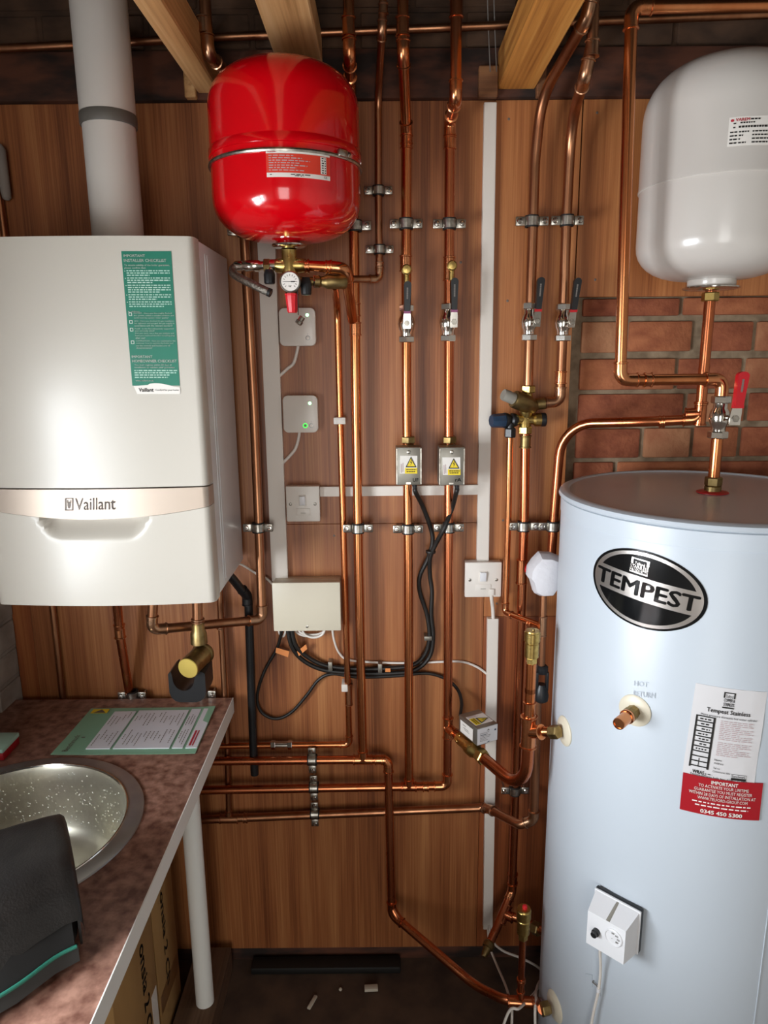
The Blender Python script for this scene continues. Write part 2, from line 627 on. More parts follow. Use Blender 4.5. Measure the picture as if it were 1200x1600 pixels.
def words_on(f, s0, s1, t, h, w_, mb=None, fill=0.9, rnd=None, lo=.02, hi=.09):
    """a line of print too small to read: word-long dashes"""
    mb = mb or MB()
    rnd = rnd or random
    x = s0; end = s0 + (s1 - s0) * fill
    while x < end:
        L = min(rnd.uniform(lo, hi), end - x)
        strip_on(f, (x, t, x + L, t + h), w_, mb)
        x += L + 0.018
    return mb


def ring_pts(cx, cy, rx, ry, n=40, a0=0, a1=2 * PI):
    return [(cx + rx * math.cos(a0 + (a1 - a0) * i / n), cy + ry * math.sin(a0 + (a1 - a0) * i / n)) for i in range(n)]


def extrude2d(pts, map0, map1, mb=None):
    """closed outline pts mapped by two functions to front and back"""
    mb = mb or MB()
    n = len(pts)
    vs = [map0(*p) for p in pts] + [map1(*p) for p in pts]
    fs = [tuple(range(n)), tuple(range(n, 2 * n))[::-1]]
    fs += [(i, (i + 1) % n, n + (i + 1) % n, n + i) for i in range(n)]
    return mb.add(vs, fs)

# ================================================================== the room
XL, XR, YR = -0.945, 1.25, -3.5
ZT = WY(600, 158).z
ZB = WY(600, 1480).z
ZJ = WY(600, 818).z
ZK = WY(830, 963).z
ZBR = WY(903, 464).z
XB = 0.250
XC = WY(905, 300).x
struct('floor', bbox((XL - .1, YR - .1, -.06), (XR + .1, .15, 0)), 'floor')
struct('ceiling', bbox((XL - .1, YR - .1, 2.66), (XR + .1, .15, 2.72)), 'ceiling')
wb = struct('wall_back', bbox((XL - .1, .030, 0), (XR + .1, .15, 2.66)), 'mortar')
# veneered boards fixed to the back wall
panels = [
    ('panel', (XL + .002, ZB), (-.896, ZT), 'panel_red'),
    ('panel', (-.8953, ZB), (XB - .0005, ZJ - .0004), 'panel'),
    ('panel', (-.8953, ZJ + .0004), (XB - .0005, ZT), 'panel'),
    ('panel', (XB + .0005, ZB), (XC - .0015, ZK - .0004), 'panel_red'),
    ('panel', (XB + .0005, ZK + .0004), (XC - .0015, ZT), 'board'),
    ('panel', (XC + .0015, ZBR), (XR, ZT), 'board'),
]
for i, (nm, lo, hi, m) in enumerate(panels):
    part(nm, bbox((lo[0], 0.0, lo[1]), (hi[0], 0.02 + .0 * i, hi[1]), bev=.0006, seg=1), m, wb)
# short fillet strip that closes the cut edge beside the brickwork
part('batten', bbox((XC - .012, .0195, ZB), (XC, .0305, ZBR), bev=.001, seg=1), 'board', wb)
# nail heads in the boards
for px, py in ((795, 186), (793, 470), (756, 471), (933, 176), (930, 437), (786, 813), (522, 837), (866, 928), (776, 943), (720, 410)):
    p = WY(px, py, 0)
    part('nail_head', lathe(p + V((0, .001, 0)), (0, -1, 0), [(.003, 0), (.003, .0012), (.0015, .0018)], 8), 'engrave', wb)
# bricks seen right of the boards, course by course (pixel columns of the joints, at the brick face)
YB = .022
rows = [(466, 493, (908, 1066, 1228, 1390)), (503, 550, (906, 980, 1085, 1102, 1180, 1330, 1400)), (561, 608, (903, 1058, 1163, 1316, 1400)),
        (616, 660, (901, 1072, 1168, 1322, 1400)), (669, 715, (897, 1004, 1082, 1156, 1300, 1400)), (722, 768, (893, 962, 1116, 1272, 1400))]
bm_i = 0
mats = ['brick', 'brick_o', 'brick', 'brick_p', 'brick_o', 'brick', 'brick_p']
for y0, y1, xs in rows:
    z1 = WY(1000, y0 - 1, YB).z; z0 = WY(1000, y1 + 1, YB).z
    for a, b in zip(xs[:-1], xs[1:]):
        if b - a < 30: continue
        x0 = WY(a + 3, (y0 + y1) / 2, YB).x; x1 = WY(b - 4, (y0 + y1) / 2, YB).x
        if x0 < XC + .002: x0 = XC + .002
        if x1 > XR: x1 = XR
        d = random.uniform(-.003, .003)
        part('brick', bbox((x0, YB + d, z0 + random.uniform(0, .003)), (x1, .05, z1 - random.uniform(0, .003)), bev=.004, seg=2), mats[bm_i % 7], wb)
        bm_i += 1
# the courses below carry on behind the cylinder
zc_ = WY(1000, 776, YB).z
k = 0
while zc_ > 0.1:
    x = XC + .002 - (.11 if k % 2 else 0)
    while x < XR:
        a, b = max(x, XC + .002), min(x + .215, XR)
        if b - a > .05:
            part('brick', bbox((a, YB + random.uniform(-.003, .003), zc_ - .066), (b, .05, zc_), bev=.004, seg=1), mats[bm_i % 7], wb)
            bm_i += 1
        x += .226
    zc_ -= .077; k += 1
# dark wall above the boards and the timber plate that runs along it
struct('trim_1', bbox((XL, -.014, ZT + .001), (XR, .03, ZT + .098), bev=.004), 'plate_dark')
up = struct('wall_back_upper', bbox((XL, .004, ZT + .10), (XR, .03, 2.66)), 'masonry_dark')
for r_ in range(4):
    z0 = ZT + .104 + r_ * .077
    x = XL - (.11 if r_ % 2 else 0)
    while x < XR:
        a, b = max(x, XL), min(x + .215, XR)
        if b - a > .03:
            part('brick', bbox((a, -.004 + random.uniform(0, .004), z0), (b, .006, z0 + .066), bev=.003, seg=1), 'masonry_dark', up)
        x += .226
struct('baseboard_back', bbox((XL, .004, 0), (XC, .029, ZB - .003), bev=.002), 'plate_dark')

# left wall with its window, whitewashed brickwork beside the boards
wl = MB()
WY0, WY1, WZ0, WZ1 = -1.88, -.88, .92, 1.63
bbox((XL - .12, YR, 0), (XL, .03, WZ0), wl); bbox((XL - .12, YR, WZ1), (XL, .03, 2.66), wl)
bbox((XL - .12, WY1, WZ0), (XL, .03, WZ1), wl); bbox((XL - .12, YR, WZ0), (XL, WY0, WZ1), wl)
wall_left = struct('wall_left', wl, 'whitewash')
for r_ in range(9):
    z0 = .74 + r_ * .077
    y = -.001 + (.11 if r_ % 2 else 0)
    while y > (-.7 if z0 < .93 else -.12):
        a, b = max(y - .215, -.9 if z0 < .93 else -.38), min(y, -.002)
        part('brick', bbox((XL - .004, a, z0), (XL + .004 + random.uniform(0, .003), b, z0 + .066), bev=.003, seg=1), 'whitewash', wall_left)
        y -= .226
fr = MB()
for a, b in (((XL - .09, WY0, WZ0), (XL - .03, WY0 + .05, WZ1)), ((XL - .09, WY1 - .05, WZ0), (XL - .03, WY1, WZ1)),
             ((XL - .09, WY0, WZ0), (XL - .03, WY1, WZ0 + .05)), ((XL - .09, WY0, WZ1 - .05), (XL - .03, WY1, WZ1))):
    bbox(a, b, fr, bev=.003)
wn = struct('window_1', fr, 'glassw')
part('mullion', bbox((XL - .085, -1.40, WZ0 + .05), (XL - .035, -1.36, WZ1 - .05), bev=.003), 'glassw', wn)
part('transom', bbox((XL - .085, WY0 + .05, 1.36), (XL - .035, WY1 - .05, 1.39), bev=.003), 'glassw', wn)
struct('wall_right', bbox((XR, YR, 0), (XR + .12, .03, 2.66)), 'plaster')
wr = MB()
bbox((XL - .12, YR - .1, 0), (-.50, YR, 2.66), wr); bbox((.40, YR - .1, 0), (XR + .12, YR, 2.66), wr); bbox((-.5, YR - .1, 2.05), (.4, YR, 2.66), wr)
struct('wall_rear', wr, 'plaster')
df = MB()
bbox((-.50, YR - .09, 0), (-.46, YR - .01, 2.05), df); bbox((.36, YR - .09, 0), (.40, YR - .01, 2.05), df); bbox((-.5, YR - .09, 2.01), (.4, YR - .01, 2.05), df)
struct('door_1', df, 'glassw')

# ceiling joists that end on the wall plate
def joist(px0, px1, py, h, m, label, y0=-.016, end=None, dz=0.0):
    a = WY(px0, py, y0); b = WY(px1, py, y0)
    z = a.z + dz
    t = thing('ceiling_joist', label, 'joist', ((a.x + b.x) / 2, y0, z), 'ceiling joists')
    part('beam', bbox((a.x, -1.75, z), (b.x, y0, z + h), bev=.003, seg=1), m, t)
    return t, a, b, z


tL, a, b, z = joist(309, 344, 146, .072, 'timber', 'pale ceiling joist left of the red vessel, at the grey flue')
e0 = WY(289, 110, -.016); e1 = WY(346, 156, -.016)
part('end_plate', bbox((e0.x, -.034, e1.z), (a.x - .001, -.0145, e0.z), bev=.002, seg=1), 'timber', tL)
tM, a, b, z = joist(434, 504, 102, .060, 'timber', 'wide pale ceiling joist straight above the red vessel')
tR, a, b, z = joist(777, 836, 140, .075, 'timber_o', 'orange ceiling joist above the right white trunking')
e0 = WY(747, 107, -.016); e1 = WY(833, 150, -.016)
part('end_plate', bbox((e0.x, -.034, e1.z - .006), (a.x - .001, -.0145, e0.z), bev=.002, seg=1), 'timber_x', tR)
part('end_plate', bbox((b.x + .001, -.034, e1.z - .006), (b.x + .02, -.0145, e0.z), bev=.002, seg=1), 'timber_x', tR)

# ================================================================== boiler
BXR, BW, BZ0, BZ1 = -0.341, 0.440, 1.196, 1.893
BXL = BXR - BW
BY0, BYS, BYF = -.047, -.300, -.338      # back, side seam, front edge
boiler = thing('boiler', 'white wall-hung gas boiler with a silver name band and green checklist label', 'boiler', ((BXL + BXR) / 2, -.2, BZ0))
part('casing', bbox((BXL, BYS + .0035, BZ0 + .004), (BXR, BY0, BZ1 - .001), bev=.004), 'whiteside', boiler)
part('side_rib', bbox((BXR - .002, BYS + .04, BZ0 + .02), (BXR + .0015, BYS + .044, BZ1 - .02), bev=.0006, seg=1), 'whiteside', boiler)
part('side_rib', bbox((BXR - .002, BYS + .058, BZ0 + .02), (BXR + .0015, BYS + .062, BZ1 - .02), bev=.0006, seg=1), 'whiteside', boiler)
part('bracket', bbox((BXL + .05, BY0 - .001, BZ0 + .1), (BXR - .05, -.0005, BZ0 + .16)), 'zincdull', boiler)
ZBAND1 = WY(200, 763, -.352).z
ZBAND0 = WY(290, 793, -.352).z          # at the ends
ZBANDM = WY(143, 811, -.352).z          # lowest, in the middle
BULGE = .016


def bfront(u, z, off=0.0):
    """point of the bowed front, u 0..1 from left to right"""
    e = min(u, 1 - u) * BW
    rnd = .012
    back = 0 if e > rnd else rnd - math.sqrt(max(rnd * rnd - (rnd - e) ** 2, 0))
    return V((BXL + u * BW, BYF - BULGE * (1 - (2 * u - 1) ** 2) + back - off, z))


def us(n=48):
    k = [0, .002, .006, .012, .02, .03]
    return k + [.03 + .94 * i / n for i in range(1, n)] + [1 - x for x in k[::-1]]


def bowed(name, zlo, zhi, m, depth=lambda u, z: 0.0, nz=2, off=0.0):
    """solid shell following the front; zlo/zhi functions of u"""
    U = us(); mb = MB(); vs, fs = [], []
    for j in range(nz + 1):
        for u in U:
            z = zlo(u) + (zhi(u) - zlo(u)) * j / nz
            p = bfront(u, z, off); p.y += depth(u, z)
            vs.append(p)
    n = len(U)
    for j in range(nz):
        for i in range(n - 1):
            a = j * n + i
            fs.append((a, a + 1, a + n + 1, a + n))
    o = len(vs)
    for u in U:
        vs.append(V((BXL + u * BW, BYS, zlo(u))))
    for u in U:
        vs.append(V((BXL + u * BW, BYS, zhi(u))))
    for i in range(n - 1):
        fs.append((i + 1, i, o + i, o + i + 1))
        t = nz * n + i
        fs.append((t, t + 1, o + n + i + 1, o + n + i))
        fs.append((o + i, o + n + i, o + n + i + 1, o + i + 1))
    fs.append(tuple([j * n for j in range(nz + 1)] + [o + n, o]))
    fs.append(tuple([j * n + n - 1 for j in range(nz + 1)][::-1] + [o + n - 1, o + 2 * n - 1][::1]))
    mb.add(vs, fs)
    return part(name, mb, m, boiler, smooth=40)


uc = (WY(143, 800, -.355).x - BXL) / BW
band_lo = lambda u: ZBAND0 + (ZBANDM - ZBAND0) * max(0, 1 - ((u - uc) / .52) ** 2)
bowed('front_panel', lambda u: ZBAND1 + .0015, lambda u: BZ1, 'white', nz=3)
band = bowed('name_band', band_lo, lambda u: ZBAND1 - .0012, 'silver', nz=2, off=.001)
SC0 = WY(147, 846, -.35).z


def scoop(u, z):
    # finger recess under the band
    dx = abs(u - uc) * BW
    zt = ZBANDM + .006
    t = (zt - z) / (zt - SC0)
    if t < -.3 or t > 1: return 0
    half = .113 - .030 * t
    e = (half - dx) / .022
    g = (1 - t) / .85
    s = max(0, min(1, e)); s = s * s * (3 - 2 * s)
    g = max(0, min(1, g)); g = g * g * (3 - 2 * g)
    return .028 * s * g


bowed('lower_flap', lambda u: BZ0, lambda u: band_lo(u) - .0008, 'white', depth=scoop, nz=36)
part('base_plate', bbox((BXL + .01, BYS + .01, BZ0 - .002), (BXR - .01, BY0 - .01, BZ0 + .006)), 'grey', boiler)


def bpix(px, py):
    y = BYF
    for _ in range(4):
        p = WY(px, py, y); u = (p.x - BXL) / BW
        y = bfront(min(max(u, .04), .96), p.z).y
    return p


# the name on the band
f = quad_patch(bpix(102, 778), bpix(181, 776), bpix(181, 797), bpix(102, 798), (0, -1, 0))
mb = text_on(f, 'Vaillant', (.20, .02, 1.0, .96), .0022, bold=.018)
fb = MB()
for a, b in (((0, 0), (.17, .07)), ((0, .9), (.17, .98)), ((0, 0), (.03, .98)), ((.14, 0), (.17, .98))):
    strip_on(f, (a[0], a[1], b[0], b[1]), .0022, fb)
poly_on(f, ring_pts(.085, .55, .035, .28, 16), .0022, fb)
for s_ in (.045, .105):
    strip_on(f, (s_, .15, s_ + .02, .4), .0022, fb)
part('lettering', mb, 'engrave', band); part('emblem', fb, 'engrave', band)
# green checklist label
lab = quad_patch(bpix(189.5, 392.5), bpix(267.5, 392.5), bpix(282, 615.5), bpix(208, 615.5), (0, -1, 0))
gl = part('label', sheet(lab, (0, 0, 1, .94), .0003, .001, 8, 12), 'greenlab', boiler, label='green installer checklist label')
mbw = MB()
wave = [(0.03, .945)] + [(.03 + .97 * i / 20, .938 + .016 * math.sin((i / 20) * 5.2 + 2.2) * (1 if i > 6 else .3)) for i in range(21)] + [(1.0, .99), (.985, 1.0), (.09, 1.0)]
poly_on(lab, wave, .0014, mbw)
part('footer', mbw, 'labwhite', gl)
ti = MB()
LT = lambda s, r, b=.012: text_on(lab, s, r, .0016, ti, b)
LT('IMPORTANT', (.04, .022, .47, .040)); LT('INSTALLER CHECKLIST', (.04, .053, .89, .073))
LT('To ensure validity of the boiler guarantee,', (.04, .088, .95, .104), .008); LT('please confirm that:', (.04, .107, .47, .122), .008)
rn = random.Random(3)
t_ = .129
for k, nl in enumerate((3, 3, 4, 3, 3)):
    strip_on(lab, (.035, t_ + .004, .05, t_ + .008), .0016, ti)
    t_ += .0155 * nl + .003
LT('In addition:', (.04, .408, .28, .418), .004)
for t0, t1 in ((.42, .443), (.474, .497), (.528, .551), (.617, .64)):
    for r_ in ((.05, t0, .115, t0 + .003), (.05, t1 - .003, .115, t1), (.05, t0, .06, t1), (.105, t0, .115, t1)):
        strip_on(lab, r_, .0016, ti)
LT('SYSTEM - Have you thoroughly flushed', (.15, .420, .93, .432), .006); LT('the system, added a suitable inhibitor and', (.15, .436, .97, .448), .006); LT('confirmed the system water quality?', (.15, .452, .86, .464), .006)
LT('GAS - Have you checked the gas installation', (.15, .474, .97, .486), .006); LT('for tightness and purged the gas supply in', (.15, .490, .97, .502), .006); LT('accordance with the relevant standard?', (.15, .506, .93, .518), .006)
LT('FLUE - Is the flue adequately supported', (.15, .528, .95, .540), .006); LT('and correctly sited?', (.15, .543, .55, .555), .006)
LT('Did you carry out a flue gas analysis and', (.15, .560, .95, .572), .006); LT('have you replaced the flue sampling plug', (.15, .576, .96, .588), .006); LT('after use?', (.15, .592, .35, .604), .006)
LT('COMPLETION - Have you explained to the', (.15, .614, .97, .626), .006); LT('customer how to operate the boiler and', (.15, .630, .92, .642), .006); LT('use the controls and handed over all', (.15, .646, .85, .658), .006); LT('documentation?', (.15, .662, .48, .674), .006)
LT('IMPORTANT', (.04, .722, .47, .740)); LT('HOMEOWNER CHECKLIST', (.04, .752, .97, .772))
LT('You must register within 28 days of', (.08, .784, .86, .798), .008); LT('installation to validate your guarantee', (.08, .802, .92, .816), .008)
LT('www.vaillant.co.uk', (.08, .897, .46, .909), .006)
part('lettering', ti, 'inkwhite', gl)
tp = MB(); t_ = .129
for k, nl in enumerate((3, 3, 4, 3, 3)):
    for j in range(nl):
        words_on(lab, .075, .97, t_, .0075, .0016, tp, .97 if j < nl - 1 else rn.uniform(.5, .95), rn)
        t_ += .0155
    t_ += .003
for j, fl in enumerate((.98, .95, .8, .75)):
    words_on(lab, .07, .99, .826 + j * .0165, .008, .0016, tp, fl, rn)
part('small_print', tp, 'inkpale', gl)
tb = MB()
text_on(lab, 'Vaillant', (.13, .956, .44, .984), .002, tb, .02)
text_on(lab, 'Comfort for your home', (.48, .964, .97, .982), .002, tb, .0)
part('footer_print', tb, 'ink', gl)

# flue
fl0 = WY(183, 366, -.19)
flue = thing('flue_pipe', 'thick grey plastic flue rising from the top of the boiler', 'flue', (fl0.x, -.19, BZ1))
fx, fy, fR = fl0.x + .002, -.19, .0495
zr0 = WY(172, 186, -.24).z; zr1 = WY(172, 166, -.24).z
part('lower_tube', lathe((fx, fy, BZ1), (0, 0, 1), [(fR, 0), (fR, zr0 - BZ1 + .002)], 48), 'flue', flue)
part('upper_tube', lathe((fx, fy, zr1), (0, 0, 1), [(fR + .0025, 0), (fR + .0025, 2.655 - zr1)], 48), 'flue', flue)
part('joint_band', lathe((fx, fy, zr0), (0, 0, 1), [(fR + .003, 0), (fR + .004, .002), (fR + .004, zr1 - zr0 - .002), (fR + .003, zr1 - zr0)], 48), 'fluering', flue)
part('collar', lathe((fx, fy, BZ1 - .002), (0, 0, 1), [(fR + .004, 0), (fR + .004, .006), (fR, .008)], 48), 'flue', flue)

# ================================================================== hot water cylinder
CC, CR, CZ = (.648, -.312), .285, H - .272
cy = thing('hot_water_cylinder', 'tall white hot water cylinder with an oval black badge', 'cylinder', (CC[0], CC[1], 0))
part('casing', lathe((CC[0], CC[1], 0), (0, 0, 1), [(CR - .01, 0), (CR, .004), (CR, CZ - .048), (CR - .001, CZ - .045)], 96), 'cyl', cy)
part('lid_band', lathe((CC[0], CC[1], CZ - .046), (0, 0, 1), [(CR - .004, 0), (CR + .0012, .001), (CR + .0012, .030), (CR - .003, .0325), (CR - .003, .034)], 96), 'cyl', cy)
part('lid', lathe((CC[0], CC[1], CZ - .0125), (0, 0, 1), [(CR - .003, 0), (CR + .004, .0), (CR + .006, .003), (CR + .004, .009), (CR - .004, .0125), (CR - .012, .0125), (CR - .015, .0095)], 96), 'cyl', cy)
part('lid_top', lathe((CC[0], CC[1], CZ - .004), (0, 0, 1), [(CR - .0145, 0), (CR - .0145, .001), (.001, .003)], 96), 'cyltop', cy)
# vertical seam of the casing
sa = hit_cyl(1190, 1500, CC, CR)[0]
part('seam', sheet(cyl_patch(CC, CR, [(sa, CZ - .05), (sa + .006, CZ - .05), (sa + .006, .01), (sa, .01)]), w0=-.0005, w1=.0012, nx=1, ny=1), 'cyl', cy)

# oval badge
A0, _, _ = hit_cyl(926.5, 912, CC, CR); A1, _, _ = hit_cyl(1106.5, 940, CC, CR)
zt_ = hit_cyl(1005, 860, CC, CR)[1]; zb_ = hit_cyl(1030, 987, CC, CR)[1]
BROT = math.radians(6.0)
bw_, bh_ = (A1 - A0) * CR, zt_ - zb_


def bf(s, t, w_=0.0):
    x = (s - .5) * bw_; y = (t - .5) * bh_
    x, y = x * math.cos(BROT) - y * math.sin(BROT), x * math.sin(BROT) + y * math.cos(BROT)
    a = (A0 + A1) / 2 + x / CR; z = (zt_ + zb_) / 2 - y
    return V((CC[0] + (CR + w_) * math.cos(a), CC[1] + (CR + w_) * math.sin(a), z))


def oval(k, w0, w1, mb=None, n=64):
    """disc of relative size k split into radial strips so that it follows the casing"""
    mb = mb or MB()
    vs, fs = [], []
    R_ = 6
    for j in range(R_ + 1):
        for i in range(n):
            a = 2 * PI * i / n; q = k * .5 * j / R_
            vs.append(bf(.5 + q * math.cos(a), .5 + q * math.sin(a), w1))
    for j in range(R_):
        for i in range(n):
            fs.append((j * n + i, j * n + (i + 1) % n, (j + 1) * n + (i + 1) % n, (j + 1) * n + i))
    o = len(vs)
    for i in range(n):
        a = 2 * PI * i / n
        vs.append(bf(.5 + k * .5 * math.cos(a), .5 + k * .5 * math.sin(a), w0))
    for i in range(n):
        fs.append((R_ * n + i, R_ * n + (i + 1) % n, o + (i + 1) % n, o + i))
    return mb.add(vs, fs)


bd = part('badge', oval(1.0, 0, .0012), 'badgeblack', cy, label='black and silver oval name badge')
part('silver_oval', oval(.945, .001, .0018), 'badge', bd)


def half_oval(sign, edge, k):
    mb = MB(); n = 40
    vs, fs = [], []
    for i in range(n + 1):
        s_ = -.5 * k * .985 + k * .985 * i / n
        h = k * .5 * math.sqrt(max(1 - (s_ / (k * .5)) ** 2, 0))
        h = max(h, edge)
        vs.append(bf(.5 + s_, .5 + sign * edge, .0022)); vs.append(bf(.5 + s_, .5 + sign * h, .0022))
    for i in range(n):
        fs.append((2 * i, 2 * i + 2, 2 * i + 3, 2 * i + 1))
    return mb.add(vs, fs)


part('upper_field', half_oval(-1, .155, .86), 'badgeblack', bd)
part('lower_field', half_oval(1, .155, .86), 'badgeblack', bd)
part('lettering', text_on(bf, 'TEMPEST', (.055, .395, .945, .605), .0024, bold=.03), 'badgeblack', bd)
lg = MB()
for r_ in ((.365, .12, .52, .135), (.365, .12, .385, .20), (.50, .12, .52, .20), (.365, .30, .52, .315)):
    strip_on(bf, r_, .0026, lg, 3)
text_on(bf, 'STAINLESS', (.365, .21, .52, .255), .0026, lg, .0); text_on(bf, 'PRODUCTS', (.365, .262, .52, .30), .0026, lg, .0)
text_on(bf, 'Telford', (.40, .165, .485, .205), .0026, lg, .0)
part('maker_mark', lg, 'badge', bd)

# white data label and red guarantee label
df_ = cyl_px(CC, CR, [(1087, 1067), (1199, 1081), (1178, 1226), (1066, 1207)])
lw = part('data_label', sheet(df_, nx=14, ny=6, w1=.0007, wob=lambda s, t: .0006 * math.sin(23 * s + 9 * t) * (s > .6)), 'labgrey', cy, label='creased white data label')
tk = MB()
TT = lambda s, r, b=.02, f=df_: text_on(f, s, r, .0017, tk, b)
for r_ in ((.40, .04, .56, .05), (.40, .04, .42, .10), (.54, .04, .56, .10), (.40, .195, .56, .21)):
    strip_on(df_, r_, .0017, tk)
TT('COPPER &', (.41, .105, .56, .14), .03); TT('STAINLESS', (.41, .15, .56, .185), .03); TT('Telford', (.43, .065, .53, .10), 0)
TT('Tempest Stainless', (.20, .225, .80, .285), .02)
TT('Mains pressure domestic hot water cylinder', (.13, .297, .91, .325), .0)
for i in range(11):
    t0 = .325 + i * .055
    strip_on(df_, (.07, t0, .34, t0 + .012), .0017, tk, 2)
strip_on(df_, (.07, .325, .095, .90), .0017, tk); strip_on(df_, (.31, .325, .34, .90), .0017, tk)
strip_on(df_, (.19, .79, .20, .88), .0017, tk)
for i in range(7):
    words_on(df_, .13 + .02 * (i % 3), .28 - .02 * (i % 2), .352 + i * .055, .014, .0017, tk, 1, rn, .02, .05)
TT('WRAS', (.13, .925, .29, .965), .03); words_on(df_, .30, .40, .945, .01, .0017, tk, 1, rn, .02, .04)
for i, s_ in enumerate(('Name', 'Address', 'Tel no', 'Commission date')):
    TT(s_, (.40, .765 + i * .036 + (.02 if i > 1 else 0), .40 + (.10, .13, .09, .24)[i], .785 + i * .036 + (.02 if i > 1 else 0)), 0)
for r_ in ((.66, .905, .87, .909), (.66, .905, .664, .955), (.866, .905, .87, .955), (.66, .945, .87, .97)):
    strip_on(df_, r_, .0017, tk)
TT('benchmark', (.675, .913, .855, .94), .0)
TT('Technical/Parts help line: 01952 257961', (.10, .965, .88, .992), .01)
part('lettering', tk, 'ink', lw)
tg = MB()
for i in range(20):
    if i == 11: continue
    words_on(df_, .41, .90, .345 + i * .0195, .008, .0017, tg, (.95, .9, .97, .6)[i % 4], rn)
part('small_print', tg, 'inkpink', lw)
rf = cyl_px(CC, CR, [(1067.5, 1206), (1191.5, 1223), (1185, 1281), (1062, 1263)])
lr = part('guarantee_label', sheet(rf, w0=.0006, w1=.0022, nx=14, ny=2), 'labred', cy, label='red guarantee label with white print')
tr_ = MB()
for s_, r_, b in (('IMPORTANT', (.35, .05, .68, .145), .03), ('TO ACTIVATE YOUR LIFETIME', (.20, .175, .82, .255), .015), ('GUARANTEE YOU MUST REGISTER', (.15, .285, .87, .365), .015),
                  ('WITHIN 28 DAYS OF INSTALLATION AT', (.09, .395, .92, .475), .015), ('WWW.TELFORD-GROUP.COM', (.20, .505, .82, .585), .015), ('0345 450 5300', (.25, .845, .77, .95), .03)):
    text_on(rf, s_, r_, .0032, tr_, b)
words_on(rf, .14, .88, .645, .03, .0032, tr_, .98, rn); words_on(rf, .18, .85, .735, .03, .0032, tr_, .98, rn)
part('lettering', tr_, 'inkwhite', lr)

# copper spigot with its flange, embossed words above it
def boss(px, py, R_, name='flange', m='cream'):
    a, z, p = hit_cyl(px, py, CC, CR)
    n = V((math.cos(a), math.sin(a), 0))
    fl = part(name, lathe(p - n * .001, n, [(R_, 0), (R_, .002), (R_ * .9, .0045), (R_ * .45, .006)], 32), m, cy)
    return p, n, fl


p, n, _ = boss(992, 1110, .030)
sp = part('spigot', lathe(p, n, [(.0125, 0), (.0125, .016), (.0135, .017), (.0135, .028), (.0115, .03)], 8), 'brass_dull', cy, smooth=20)
part('compression_nut', sweep([p + n * .028, p + n * .03, p + n * .034, p + n * .036], [.012, .0135, .0135, .012], 20), 'copper_fit', sp)
part('pipe_stub', lathe(p + n * .03, n, [(.011, 0), (.011, .034), (.0105, .036), (.009, .036), (.0088, .034)], 24), 'copper', sp)
part('stub_end', lathe(p + n * .0345, n, [(.0095, 0), (.0095, .0005)], 24), 'copper_flat', sp)
ef = cyl_px(CC, CR, [(991, 1060), (1026, 1064), (1024, 1094), (989, 1090)])
em = MB(); text_on(ef, 'HOT', (.02, .10, .66, .36), .0008, em, .02); text_on(ef, 'RETURN', (.02, .62, 1.0, .9), .0008, em, .02)
part('embossing', em, 'cyl', cy)
F1 = boss(882, 1142, .031)
F2 = boss(867, 1572, .033)
# thermostat box
ta, tz, tp_ = hit_cyl(968, 1432, CC, CR)
tn = V((math.cos(ta), math.sin(ta), 0)); tu = V((-math.sin(ta), math.cos(ta), 0))
if tu.x < 0: tu = -tu
TWd, THt, TD = .088, .090, .052
R3 = Matrix((tu, tn, V((0, 0, 1)))).transposed()
tc_ = tp_ + tn * .006
th = thing('cylinder_thermostat', 'white box thermostat with black button and round dial on the cylinder', 'thermostat', tp_)
th_back = part('back_plate', box(tc_ + tn * .001, (TWd + .006, .010, THt + .004), R=R3, bev=.002), 'black', th)
part('rim', box(tc_ + tn * .008, (TWd + .006, .005, THt + .005), R=R3, bev=.002), 'plasticw', th)
cv = MB(); f0 = tc_ + tn * .010; f1 = tc_ + tn * TD
q = []
for o_, sx, z0, z1 in ((f0, TWd / 2, -THt / 2, THt / 2), (f1, TWd / 2 - .006, -THt / 2 + .001, THt / 2 - .016)):
    for a, b in ((-sx, z0), (sx, z0), (sx, z1), (-sx, z1)):
        q.append(o_ + tu * a + V((0, 0, b)))
cv.add(q, [(3, 2, 1, 0), (4, 5, 6, 7), (0, 1, 5, 4), (1, 2, 6, 5), (2, 3, 7, 6), (3, 0, 4, 7)])
part('cover', cv, 'plasticw', th, smooth=20)
part('locating_notch', cyl(f0 + tu * .002 + V((0, 0, THt / 2 - .004)), f1 + tu * .002 + V((0, 0, THt / 2 - .018)) - tn * .001, .0045, n=14), 'grey', th)
g1 = f1 - tu * .018 + V((0, 0, -.006))
kb = part('reset_button', lathe(g1, tn, [(.0075, 0), (.0075, .007), (.006, .0075), (.006, .013), (.005, .014)], 24), 'black', th)
g2 = f1 + tu * .016 + V((0, 0, .002))
dl = part('dial', lathe(g2 - tn * .002, tn, [(.0175, 0), (.0175, .004), (.016, .005), (.0145, .003), (.001, .003)], 36), 'plasticw', th)
dfc = quad_patch(g2 + tu * -.014 + V((0, 0, .014)), g2 + tu * .014 + V((0, 0, .014)), g2 + tu * .014 + V((0, 0, -.014)), g2 + tu * -.014 + V((0, 0, -.014)), tn)
dm = MB()
for a_, s_ in ((100, '50'), (50, '60'), (5, '70'), (-40, '80')):
    x = .5 + .33 * math.cos(math.radians(a_)); y = .5 - .33 * math.sin(math.radians(a_))
    text_on(dfc, s_, (x - .1, y - .07, x + .1, y + .07), .0016, dm, .02)
poly_on(dfc, ring_pts(.4, .6, .03, .03, 10), .0016, dm)
part('scale', dm, 'inkgrey', dl)
part('cable_entry', lathe(tc_ + tn * .026 - tu * .018 - V((0, 0, THt / 2 - .003)), (0, 0, -1), [(.012, 0), (.010, .008), (.006, .010)], 16), 'black', th)
